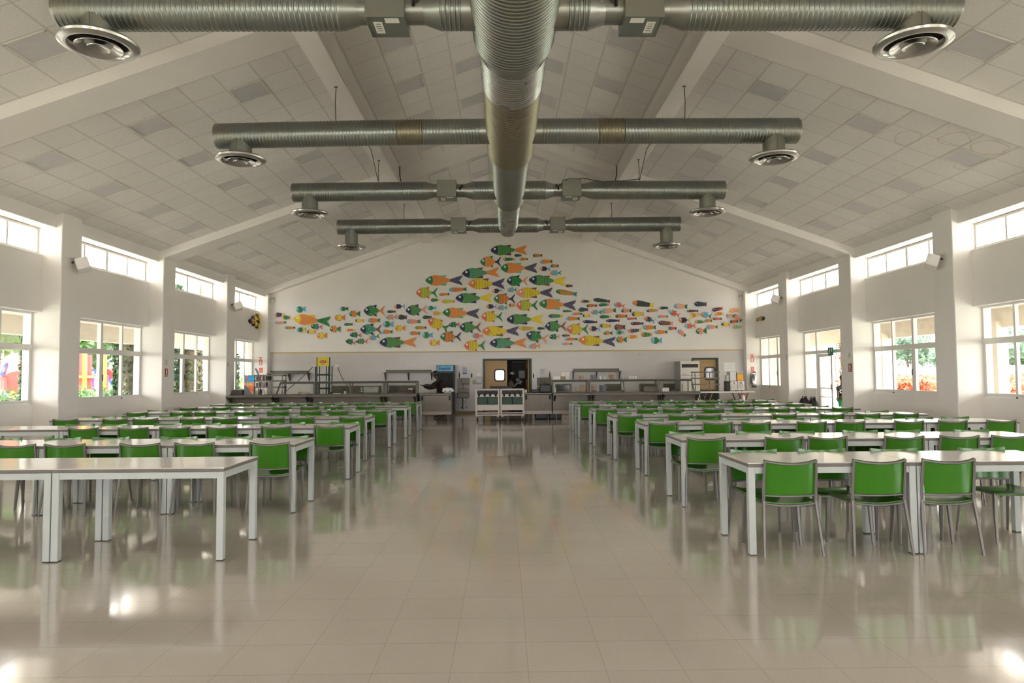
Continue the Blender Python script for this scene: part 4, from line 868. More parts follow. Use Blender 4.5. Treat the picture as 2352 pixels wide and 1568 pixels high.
RO = mat('bright_red_sign', (.75, .09, .06), .45)
cornersign(595.5, 602, 820, 838, 'red extinguisher outline sign in the far left corner', RO, True); cornersign(595, 603.5, 844.5, 855.5, 'square orange-red sign in the far left corner', RO)
cornersign(1724, 1731, 814, 831.5, 'red extinguisher outline sign in the far right corner', RO, True); cornersign(1724.5, 1732.5, 842, 853, 'square red sign above the hanging extinguisher', RO)
# extinguisher
p, q = at(1731, 853, 26.4), at(1731, 888.5, 26.4); t = thing('fire_extinguisher', 'silver fire extinguisher with black hose hanging in the far right corner', 'fire extinguisher', (p.x, 26.38, q.z)); Hh = p.z-q.z
CHR = mat('chrome', (.6, .6, .58), .12, .95)
MB().lathe([(.085, 0), (.09, .02), (.09, Hh*.72), (.06, Hh*.82), (.025, Hh*.86), (.025, Hh*.92), (0, Hh*.92)], 24).build('cylinder', CHR, t, True); MB().lathe([(0, -.01), (.092, -.01), (.092, .03), (0, .03)], 24).build('base_ring', BLACK, t)
MB().tube([(0, 0, Hh*.92), (-.08, -.01, Hh*.92), (-.12, -.01, Hh*.8), (-.125, -.01, Hh*.2)], .014, 8).build('hose', BLACK, t); MB().box(-.04, -.02, Hh*.9, .06, .02, Hh).build('valve_handle', BLACK, t); MB().box(-.02, .09, Hh*.3, .02, .12, Hh*.8).build('wall_bracket', STEELD, t)
# exit sign
X = XC+9.6; p, q = atx(1907, 798, X), atx(1918, 815, X); zc = (p.z+q.z)/2; y_ = (p.y+q.y)/2
t = thing('exit_sign', 'green emergency exit sign hanging over the glass doors', 'sign', (X-.05, y_, zc)); w_ = .16
MB().box(-.02, -w_, -(p.z-q.z)/2, .0, w_, (p.z-q.z)/2).build('plate', mat('emergency_green', (.0, .16, .10), .4), t); IV = mat('sign_ivory', (.7, .75, .6), .5)
MB().box(-.024, -.12, -.02, -.02, -.05, .08).build('door_symbol', IV, t); MB().prism([(.0, .06), (.05, .09), (.09, .02), (.06, -.06), (.02, -.02)], lambda p: (-.024, p[0], p[1]), lambda p: (-.02, p[0], p[1])).build('running_figure', IV, t); MB().box(-.024, .08, -.09, -.02, .13, -.05).build('arrow', IV, t)
# speakers
def speaker(side, a, y, Ycol, lab):
    X = XC+side*9.12; p = atx(a, y, X-side*.2); t = thing('wall_speaker', lab, 'speaker', (X, Ycol+.33, p.z), 0, 'small wall loudspeakers')
    m = Matrix.Translation((-side*.19, 0, 0)) @ Matrix.Rotation(side*.35, 4, 'Y') @ Matrix.Rotation(side*(-.55), 4, 'Z')
    b = MB(); b.prism([(-.14, -.19), (.09, -.15), (.09, .15), (-.14, .19)], lambda p: m @ Vector((side*p[0], p[1], -.12)), lambda p: m @ Vector((side*p[0], p[1], .12))); b.build('cabinet', PLST, t, bevel=.008)
    g_ = MB().prism([(-.17, -.105), (.17, -.105), (.17, .105), (-.17, .105)], lambda p: m @ Vector((-side*.145, p[0], p[1])), lambda p: m @ Vector((-side*.141, p[0], p[1]))); g_.build('grille', mat('grey_grille', (.42, .41, .38), .5), t)
    MB().tube([(0, 0, .06), (-side*.08, 0, .1), (-side*.16, 0, .1)], .02, 6).build('bracket', STEELD, t)
speaker(-1, 176, 607, COLS[5], 'white loudspeaker on the nearest visible left column'); speaker(-1, 532, 701, COLS[7], 'white loudspeaker on the farthest left column')
speaker(1, 2153, 600, COLS[5], 'white loudspeaker on the nearest visible right column'); speaker(1, 1794, 686, COLS[7], 'white loudspeaker on the farthest right column')
for a, y, lab in ((625, 688, 'white security camera in the upper left corner of the fish wall'), (1702, 682, 'white security camera in the upper right corner of the fish wall')):
    p = at(a, y, YW-.1); t = thing('security_camera', lab, 'camera', (p.x, YW, p.z)); MB().box(-.06, -.08, -.02, .06, 0, .1).build('mount', BEI, t, bevel=.01)
    MB().lathe([(.0, .0), (.06, -.0), (.065, -.05), (.04, -.1), (0, -.11)], 20, (0, -.1, -.02)).build('dome', PLST, t, True); MB().lathe([(.0, .0), (.02, 0), (.02, .02), (0, .02)], 12, (0, -.145, -.09)).build('lens', BLACK, t)
# tiny security camera / black eye on wall between fish
p = at(1162, 719, YW-.02); tag(MB().lathe([(0, 0), (.02, 0), (0, .02)], 10).build('black_stud', BLACK, loc=(p.x, YW-.02, p.z)), 'tiny black knob on the wall among the fish', 'knob')
# black bags by the right door
bm_ = [(1848, 925, .42, .26, 'black bag lying on the floor left of the glass doors'), (1868, 927, .34, .32, 'round black bag on the floor beside the glass doors')]
for (a, y, w_, h_, lab) in bm_:
    Y = 22.0 if a < 1860 else 21.2; p = at(a, y, Y); bm = bmesh.new(); bmesh.ops.create_icosphere(bm, subdivisions=3, radius=1)
    for v in bm.verts: k = 1+.1*math.sin(7*v.co.x+4*v.co.z); v.co = Vector((v.co.x*w_*.5*k, v.co.y*.18, max(-.8, v.co.z)*.5*(1+.1*math.sin(9*v.co.x))+.4))
    me = bpy.data.meshes.new('black_bag'); bm.to_mesh(me); bm.free(); me.materials.append(mat('black_fabric', (.012, .010, .012), .8)); o = bpy.data.objects.new('black_bag', me); COL.objects.link(o)
    o.location = (p.x, Y, 0); o.scale = (1, 1, (p.z+.14)/.86); tag(o, lab, 'bag')
    MB().tube([(-.1, 0, .7), (-.05, 0, .95), (.05, 0, .95), (.1, 0, .7)], .02, 6).build('strap', BLACK, o)
# ---------------------------------------------------------------- people
def skin(name, chains, m, parent=None, lvl=1):
    """one continuous skinned surface: chains = list of point/radius lists, sharing start points"""
    vs, es, rs, roots, idx = [], [], [], [], {}
    for ch in chains:
        prev = None
        for (p, r) in ch:
            key = tuple(round(c, 4) for c in p)
            if key not in idx: idx[key] = len(vs); vs.append(p); rs.append(r)
            i = idx[key]
            if prev is not None and prev != i: es.append((prev, i))
            prev = i
    me = bpy.data.meshes.new(name); me.from_pydata(vs, es, []); me.materials.append(m); o = bpy.data.objects.new(name, me); COL.objects.link(o)
    o.modifiers.new('skin', 'SKIN').use_smooth_shade = True; sv = me.skin_vertices[0].data
    for i, r in enumerate(rs): sv[i].radius = (r, r) if not isinstance(r, tuple) else r
    par = list(range(len(vs)))
    def fd(a):
        while par[a] != a: a = par[a]
        return a
    for a, b in es: par[fd(a)] = fd(b)
    seen = set()
    for i in range(len(vs)):
        if fd(i) not in seen: seen.add(fd(i)); sv[i].use_root = True
    o.modifiers.new('sub', 'SUBSURF').levels = lvl; o.modifiers['sub'].render_levels = 2
    if parent: o.parent = parent
    return o
def lerp(a, b, t): return tuple(a[i]+(b[i]-a[i])*t for i in range(3))
def person(name_lab, loc, s,  pelvis, chest, neck, head, hands, feet, skinc, shirt, trousers, face=(0, -1, 0), elbows=None, cap=None, hair=None, shirt_name='shirt', tr_name='trousers', sleeves=.95, shorts=False, wd=1.0):
    t = thing('person', name_lab, 'person', loc); P = lambda p: tuple(c*s for c in p)
    pelvis, chest, neck, head = map(P, (pelvis, chest, neck, head)); ch = []
    body = [(pelvis, (.13*s, .10*s)), (lerp(pelvis, chest, .5), (.12*s, .095*s)), (chest, (.15*s, .105*s)), (neck, .052*s), (lerp(neck, head, .45), (.062*s, .07*s)), (head, (.078*s, .095*s)), ((head[0], head[1], head[2]+.075*s), (.055*s, .07*s))]
    ch.append(body); sh = [[(lerp(pelvis, chest, .0), (.145*s*wd, .115*s*wd)), (lerp(pelvis, chest, .5), (.135*s*wd, .11*s*wd)), (chest, (.168*s*wd, .12*s*wd)), (lerp(chest, neck, .8), .078*s*wd)]]; tr = []
    for i, (hd_, sg) in enumerate(zip(hands, (-1, 1))):
        hd_ = P(hd_); ax = Vector(face).cross(Vector((0, 0, 1))).normalized()*sg*-1
        sho = tuple(Vector(chest)+ax*.19*s+Vector((0, 0, .03*s))); el = P(elbows[i]) if elbows else tuple(Vector(lerp(sho, hd_, .5))+Vector((0, 0, -.06*s)))
        d = (Vector(hd_)-Vector(el)).normalized(); pm = tuple(Vector(hd_)+d*.06*s)
        ch.append([(chest, (.15*s, .105*s)), (sho, .05*s), (lerp(sho, el, .6), .043*s), (el, .036*s), (lerp(el, hd_, .5), .032*s), (hd_, .023*s), (pm, (.036*s, .02*s))])
        side_ = d.cross(Vector((0, 0, 1))).normalized()
        for k, ln in enumerate((.062, .072, .068, .052)):
            b = Vector(pm)+side_*((k-1.5)*.019*s)+d*.02*s; e1 = b+d*ln*.55*s; e2 = e1+(d*.8+Vector((0, 0, -.55)))*ln*.5*s
            ch.append([(tuple(b), .0095*s), (tuple(e1), .0085*s), (tuple(e2), .007*s)])
        b = Vector(pm)+side_*.034*s-d*.01*s; ch.append([(tuple(b), .010*s), (tuple(b+side_*.02*s+d*.03*s), .009*s), (tuple(b+side_*.015*s+d*.055*s), .007*s)])
        sh.append([(chest, (.168*s*wd, .12*s*wd)), (sho, .075*s*wd), (lerp(sho, el, .6), .064*s*wd)]+([(el, .055*s*wd), (lerp(el, hd_, sleeves), .04*s*wd)] if sleeves > .5 else []))
    for i, (ft_, sg) in enumerate(zip(feet, (-1, 1))):
        ft_ = P(ft_); ax = Vector(face).cross(Vector((0, 0, 1))).normalized()*sg*-1
        hip = tuple(Vector(pelvis)+ax*.09*s+Vector((0, 0, -.05*s))); kn = tuple(Vector(lerp(hip, ft_, .5))+Vector(face)*.03*s); an = (ft_[0], ft_[1], .075*s); toe = tuple(Vector(ft_)+Vector(face)*.15*s+Vector((0, 0, .03*s)))
        ch.append([(pelvis, (.13*s, .10*s)), (hip, .085*s), (kn, .055*s), (lerp(kn, an, .35), .052*s), (an, .036*s), (toe, (.04*s, .025*s))])
        tr.append([(pelvis, (.14*s, .11*s)), (hip, .10*s), (kn if not shorts else lerp(hip, kn, .8), .07*s)]+([(an, .055*s)] if not shorts else []))
    # nose and ears
    f = Vector(face); hx = f.cross(Vector((0, 0, 1))).normalized(); hv = Vector(head)
    ch.append([(tuple(hv+f*.085*s+Vector((0, 0, .02*s))), .010*s), (tuple(hv+f*.105*s+Vector((0, 0, -.01*s))), .014*s)])
    for q in (-1, 1): ch.append([(tuple(hv+hx*q*.078*s+Vector((0, 0, .02*s))), .016*s), (tuple(hv+hx*q*.085*s+Vector((0, 0, -.02*s))), .010*s)])
    skin('body', ch, skinc, t); skin(shirt_name, sh, shirt, t); skin(tr_name, tr, trousers, t)
    for q in (-1, 1):
        c = hv+hx*q*.032*s+f*.082*s+Vector((0, 0, .025*s)); MB().lathe([(0, -.008*s), (.009*s, 0), (0, .008*s)], 10, c).build('eye', BLACK, t)
    c = hv+f*.092*s-Vector((0, 0, .035*s)); MB().box(c.x-.022*s, c.y-.006, c.z-.004*s, c.x+.022*s, c.y+.006, c.z+.004*s).build('mouth', mat('lips', (.12, .03, .025), .5), t)
    bm = bmesh.new(); bmesh.ops.create_icosphere(bm, subdivisions=3, radius=1)
    for v in bm.verts:
        d_ = v.co.dot(f)
        v.co = Vector((v.co.x*.10*s, v.co.y*.11*s, (v.co.z if v.co.z > 0 or d_ < .1 else 0)*.105*s))+hv+Vector((0, 0, .045*s))-f*.016*s
    me = bpy.data.meshes.new('hair'); bm.to_mesh(me); bm.free(); me.materials.append(hair or BLACK); o = bpy.data.objects.new('hair', me); COL.objects.link(o); o.parent = t
    if cap:
        MB().lathe([(.10*s, 0), (.108*s, .02*s), (.10*s, .07*s), (.05*s, .12*s), (0, .125*s)], 16, hv+Vector((0, 0, .065*s))).build('cap', cap, t, True)
    return t
SKD = mat('dark_skin', (.055, .022, .012), .5); SKB = mat('brown_skin', (.10, .045, .025), .5)
BRS = mat('dark_brown_shirt', (.018, .008, .006), .8); DKT = mat('dark_trousers', (.01, .01, .012), .8)
Yp = 24.2; c = at(1012, 900, Yp)
person('person in dark brown shirt stooping left over the counter, back half turned', (c.x, Yp, 0), 1.0, (.08, 0, .90), (.02, -.02, 1.20), (-.12, -.05, 1.38), (-.20, -.07, 1.49), [(-.55, -.42, 1.13), (-.52, -.20, 1.12)], [(-.10, 0, 0), (.12, .06, 0)], SKD, BRS, DKT, face=(-.95, -.3, 0), elbows=[(-.32, -.25, 1.06), (-.28, .08, 1.08)], wd=1.85)
tag(MB().lathe([(0, 0), (.09, 0), (.14, .015), (.14, .022), (0, .01)], 24).build('plate', mat('black_rimmed_plate', (.25, .24, .27), .3), loc=(px(983, 23.72), 23.72, 1.13)), 'dark-rimmed plate held out over the glass guard by the stooping worker', 'plate')
Yp = 27.7; c = at(1174, 900, Yp)
person('person in white cap and pale shirt standing in the dark doorway reading papers', (c.x, Yp, 0), .93, (-.02, 0, .86), (-.0, -.0, 1.24), (.02, -.02, 1.42), (.05, -.03, 1.54), [(.30, -.24, 1.28), (.30, .02, 1.28)], [(-.1, 0, 0), (.1, .06, 0)], SKD, mat('pale_grey_shirt', (.32, .28, .27), .8), DKT, face=(.98, -.2, 0), elbows=[(.12, -.2, 1.08), (.14, .14, 1.08)], cap=PLST)
t = thing('papers', 'open sheet of papers held by the person in the doorway', 'papers', (c.x+.30, Yp-.12, 1.19)); MB().prism([(-.12, .12), (-.04, .16), (.14, .02), (.06, -.10), (-.02, -.06)], lambda p: (p[0], -.10, p[1]), lambda p: (p[0], -.092, p[1])).build('sheet', mat('grey_paper', (.35, .37, .40), .7), t)
# child outside at the glass doors
Yp = 21.1; c = at(1934, 900, Yp)
t = person('child in black shirt with round white emblem and green shorts at glass doors', (c.x+.02, Yp, 0), .90, (0, 0, .74), (.0, 0, 1.08), (0, 0, 1.27), (.01, -.02, 1.42), [(-.22, -.1, .82), (.22, -.1, .82)], [(-.1, 0, 0), (.1, .03, 0)], SKB, mat('black_shirt', (.008, .008, .01), .7), mat('green_shorts', (.01, .20, .06), .7), face=(.3, -.95, 0), sleeves=.1, shorts=True, tr_name='shorts')
MB().lathe([(.035, 0), (.055, 0), (.055, .01), (.035, .01)], 20).build('emblem', PLST, t, loc=(-.10, -.135, .90)).rotation_euler = (PI/2, 0, -.3)
# ---------------------------------------------------------------- wooden fish on the back wall
FC = {'N': ('navy', (.006, .012, .075)), 'G': ('green', (.012, .20, .045)), 'D': ('dark green', (.015, .06, .03)), 'O': ('orange', (.72, .22, .03)), 'Y': ('yellow', (.80, .60, .02)),
      'R': ('coral red', (.72, .13, .07)), 'B': ('light blue', (.10, .42, .62)), 'T': ('teal', (.02, .22, .24)), 'W': ('brown', (.22, .08, .04)), 'M': ('maroon', (.16, .03, .035)),
      'L': ('light green', (.20, .50, .22)), 'K': ('black', (.02, .03, .02)), 'H': ('ochre', (.50, .27, .03)), 'V': ('lime', (.50, .55, .03)), 'P': ('pink', (.75, .30, .20)), 'S': ('slate', (.03, .05, .06)), 'E': ('sea green', (.02, .24, .12))}
def fish_mat(k, pat):
    c = FC[k][1]
    if pat == 'plain': return mat('%s_paint' % FC[k][0].replace(' ', '_'), c, .45, var=.08, vs=25)
    m, t, p = nmat('%s_%s_paint' % (FC[k][0].replace(' ', '_'), pat)); tc = t.nodes.new('ShaderNodeTexCoord'); p.inputs['Roughness'].default_value = .45
    if pat == 'dotted':
        v = t.nodes.new('ShaderNodeTexVoronoi'); v.inputs['Scale'].default_value = 13; t.links.new(tc.outputs['Object'], v.inputs['Vector'])
        f = math_n(t, 'LESS_THAN', v.outputs['Distance'], .26); alt = {'Y': (.01, .02, .06), 'G': (.7, .65, .05)}.get(k, (.6, .75, .6))
    else:
        wv = t.nodes.new('ShaderNodeTexWave'); wv.inputs['Scale'].default_value = {'striped': 5.2, 'fine': 9}.get(pat, 6); wv.inputs['Distortion'].default_value = 1.2; wv.inputs['Detail'].default_value = 1
        wv.inputs['Detail Scale'].default_value = 2.5
        t.links.new(tc.outputs['Object'], wv.inputs['Vector'])
        n = t.nodes.new('ShaderNodeTexNoise'); n.inputs['Scale'].default_value = 60; t.links.new(tc.outputs['Object'], n.inputs['Vector'])
        f = math_n(t, 'MULTIPLY', math_n(t, 'GREATER_THAN', wv.outputs['Fac'], .70), math_n(t, 'GREATER_THAN', n.outputs['Fac'], .46))
        alt = {'Y': (.10, .18, .02), 'O': (.80, .40, .14) if pat == 'fine' else (.06, .03, .01), 'N': (.42, .30, .38), 'G': (.30, .42, .10), 'E': (.30, .48, .25), 'V': (.05, .22, .03)}.get(k, tuple(min(1, x*2.5+.05) for x in c))
    t.links.new(mixc(t, math_n(t, 'MULTIPLY', f, .8), c, alt), p.inputs['Base Color'])
    return m
FM = {}
def fm(k, pat='plain'):
    if (k, pat) not in FM: FM[(k, pat)] = fish_mat(k, pat)
    return FM[(k, pat)]
EYE = mat('white_eye_paint', (.8, .8, .75), .5)
def profile(ty, t):
    """half height of the body at fraction t from the nose"""
    if ty == 'long': return (.10+.90*math.sin(PI*min(1, t/.42)/2)**.8) if t < .42 else 1-(.80*((t-.42)/.58)**1.35)
    if ty == 'round': return (.08+.92*math.sin(PI*min(1, t/.48)/2)**.85) if t < .48 else 1-(.84*((t-.48)/.52)**1.7)
    if ty == 'fan': return (.12+.88*math.sin(PI*min(1, t/.45)/2)**.7) if t < .45 else 1-(.62*((t-.45)/.55)**1.8)
    return (.25+.75*math.sin(PI*min(1, t/.3)/2)**.8) if t < .3 else 1-(.35*((t-.3)/.7)**1.6)          # stick
def fish(ty, L, Hh, hd, bd, tl, fin, pat, x, z, ang, label, plane='back', th=.055):
    if plane == 'back': rt_ = thing('wooden_fish', label, 'fish', (x, YW, z), 0, 'painted wooden fish on the back wall'); 
    else: rt_ = thing('wooden_fish', label, 'fish', plane[0], 0, plane[1])
    ca, sa = math.cos(ang), math.sin(ang)
    fl = plane[2] if plane != 'back' else None
    def pl(dep):
        def f(p):
            a, b = p[0]*ca-p[1]*sa, p[0]*sa+p[1]*ca
            return (a, -dep, b) if fl is None else (fl*dep, a, b)
        return f
    bl = {'long': .66, 'round': .72, 'fan': .68, 'stick': .80}[ty]*L; hh = Hh/2; x0 = -L/2; ht = {'long': .26, 'round': .30, 'fan': .34, 'stick': .22}[ty]
    th_ = th if L > .9 else th*.8
    bulge = .05*L if ty != 'stick' else .02*L
    def arc(sg):
        h = hh*profile(ty, ht); return [(x0+bl*ht+bulge*(1-(2*k/6-1)**2)-bulge*.3, sg*h*(1-2*k/6)) for k in range(7)]
    N = 8
    up = [(x0+bl*ht*k/N, hh*profile(ty, ht*k/N)) for k in range(N+1)]
    head = up[:-1]+arc(1)+[(p[0], -p[1]) for p in up[:-1]][::-1]
    MB().prism(head, pl(0), pl(th_+.004)).build('head', fm(hd), rt_)
    N = 12; bu = [(x0+bl*(ht+(1-ht)*k/N), hh*profile(ty, ht+(1-ht)*k/N)) for k in range(1, N+1)]
    body = arc(-1)+[(p[0], p[1]) for p in bu]+[(p[0], -p[1]) for p in bu][::-1]
    MB().prism(body, pl(0), pl(th_)).build('body', fm(bd, pat), rt_)
    xb = x0+bl; xe = x0+L; hb = hh*profile(ty, 1)*.95; ov = .01
    if ty == 'long': tp = [(xb-ov, hb), (xe, hh*.98), (xe-.12*L*.34, hh*.35), (xe-.30*L*.34, 0), (xe-.12*L*.34, -hh*.35), (xe, -hh*.98), (xb-ov, -hb)]
    elif ty == 'round': tp = [(xb-ov, hb), (xb+.3*(xe-xb), hb*1.3), (xe-.05*L*.2, hh*.95), (xe, hh*.80), (xb+.62*(xe-xb), 0), (xe, -hh*.80), (xe-.05*L*.2, -hh*.95), (xb+.3*(xe-xb), -hb*1.3), (xb-ov, -hb)]
    elif ty == 'fan': tp = [(xb-ov, hb*.6), (xe, hh*.9), (xe-.02*L, 0), (xe, -hh*.9), (xb-ov, -hb*.6)]
    else: tp = [(xb-ov, hb*.6), (xe, hh*.85), (xe-.03*L, 0), (xe, -hh*.85), (xb-ov, -hb*.6)]
    MB().prism(tp, pl(0), pl(th_*.8)).build('tail', fm(tl, 'fine' if L > 1.0 and tl in 'NOW' else 'plain'), rt_)
    if fin and L > .3:
        for sg in (1, -1):
            a, b = (.42, .86) if ty != 'fan' else (.35, .8)
            s2 = 1 if sg > 0 else .75
            fp = [(x0+bl*a, sg*hh*.85*profile(ty, a)), (x0+bl*(b-.02), sg*hh*1.02*(1 if ty == 'long' else 1.12)), (x0+bl*b, sg*hh*(1.0 if ty == 'long' else 1.1)*s2), (x0+bl*(b-.08), sg*hh*.5*profile(ty, b-.08))]
            if sg < 0 and ty != 'long': fp[0] = (x0+bl*.6, -hh*.7)
            MB().prism(fp, pl(0), pl(th_*.55)).build('fin', fm(fin), rt_)
    if L > .3:
        r = max(.018, .11*Hh) if ty != 'stick' else .016; c = (x0+bl*ht*.66, hh*.22)
        MB().prism([(c[0]+r*math.cos(2*PI*k/12), c[1]+r*math.sin(2*PI*k/12)) for k in range(12)], pl(th_), pl(th_+.01)).build('eye', EYE, rt_)
    return rt_
FA = [  # crop A: photo px = 600+x/4.055, 540+y/4.055 : type,x0,x1,y,h,head,body,tail,fin,pattern,angle(deg)
 ('long',300,640,790,98,'Y','O','G','Y','fine',-5),('long',1530,1875,420,98,'G','O','N','L','fine',0),('long',1873,2215,350,98,'N','E','O','M','fine',2),('long',1930,2268,452,102,'O','Y','N','W','striped',0),
 ('long',1812,2152,585,95,'N','G','Y','N','fine',0),('long',1692,2030,724,98,'G','O','N','L','fine',-2),('long',2060,2401,892,96,'O','Y','N','W','dotted',0),('long',1103,1443,997,98,'N','G','O','M','fine',0),
 ('long',2130,2470,1003,98,'N','E','O','M','fine',0),('long',2138,2475,138,96,'N','G','O','M','striped',0),('long',2232,2571,305,98,'G','O','N','L','fine',0),
 ('round',1442,1640,535,100,'R','V','G','R','striped',0),('round',2040,2232,247,98,'G','O','N','G','fine',0),('round',955,1148,703,98,'N','G','O','N','dotted',0),('round',1347,1542,697,95,'N','G','P','N','fine',3),
 ('round',923,1118,877,95,'N','E','W','N','dotted',0),('round',1553,1745,832,98,'R','Y','G','R','striped',-24),('round',1850,2043,857,98,'N','G','W','N','fine',0),('round',1668,1860,945,95,'G','O','N','G','striped',0),
 ('round',2053,2247,758,98,'R','Y','G','R','striped',0),('round',1890,2083,1027,98,'R','Y','G','R','striped',0),('round',2166,2365,592,96,'G','O','N','G','striped',0),
 ('round',1237,1337,663,44,'O','N','B','O','plain',3),('round',1160,1265,762,44,'B','P','O','B','plain',3),('round',1002,1098,950,46,'O','B','G','O','plain',14),('round',825,930,928,46,'N','G','R','N','plain',-3),
 ('round',787,880,993,46,'N','G','R','N','plain',-14),('round',885,990,988,46,'N','G','R','N','striped',0),('round',463,567,852,46,'N','E','R','N','plain',-3),('round',2095,2195,663,42,'O','N','B','O','plain',0),
 ('round',2196,2293,675,42,'O','B','G','O','plain',0),('round',2152,2248,517,42,'O','N','B','O','plain',3),('round',1963,2067,937,48,'B','R','O','B','plain',0),('round',1748,1850,832,46,'N','G','R','N','plain',3),
 ('fan',325,410,690,58,'B','G','B','O','plain',5),('fan',685,778,768,58,'O','Y','O','B','plain',0),('fan',640,735,873,58,'G','O','G','R','plain',0),('fan',520,612,935,58,'O','Y','O','B','plain',0),
 ('fan',820,920,732,56,'G','O','G','R','plain',0),('fan',1135,1230,828,58,'B','G','B','R','plain',0),('fan',1247,1342,865,56,'O','Y','O','B','plain',0),('fan',1498,1598,930,58,'B','G','B','R','plain',0),
 ('fan',1567,1662,1000,56,'O','Y','O','B','plain',0),('fan',735,808,685,40,'B','G','G','R','plain',2),('fan',1545,1632,677,40,'B','G','B','R','plain',2),('fan',333,412,880,42,'B','G','Y','R','plain',0),
 ('stick',130,205,740,40,'O','N','Y','','plain',0),('stick',200,270,765,38,'O','G','P','','plain',-3),('stick',130,230,812,24,'B','P','G','','plain',3),('stick',222,315,860,24,'G','H','M','','plain',0),
 ('stick',430,505,898,38,'N','Y','P','','plain',0),('stick',773,850,830,28,'N','G','M','','plain',0),('stick',787,875,882,24,'Y','O','Y','','plain',0),('stick',878,953,795,34,'N','Y','P','','plain',0),
 ('stick',995,1107,793,44,'B','O','G','','plain',0),('stick',1170,1252,711,26,'N','D','M','','plain',0),('stick',1277,1357,763,46,'N','K','M','','striped',-3),('stick',1355,1482,803,44,'B','P','G','','plain',0),
 ('stick',1433,1538,860,30,'G','H','M','','plain',0),('stick',1128,1223,898,38,'B','O','G','','plain',0),('stick',1383,1480,913,38,'B','O','G','','plain',0),('stick',1502,1587,763,34,'N','D','D','','plain',0),
 ('stick',1600,1680,728,38,'O','H','Y','','striped',0),('stick',1750,1915,505,40,'B','O','G','','striped',2),('stick',1658,1753,550,28,'G','O','D','','plain',3),('stick',1580,1660,603,32,'N','G','Y','','plain',0),
 ('stick',1684,1803,617,34,'O','V','O','','plain',0)]
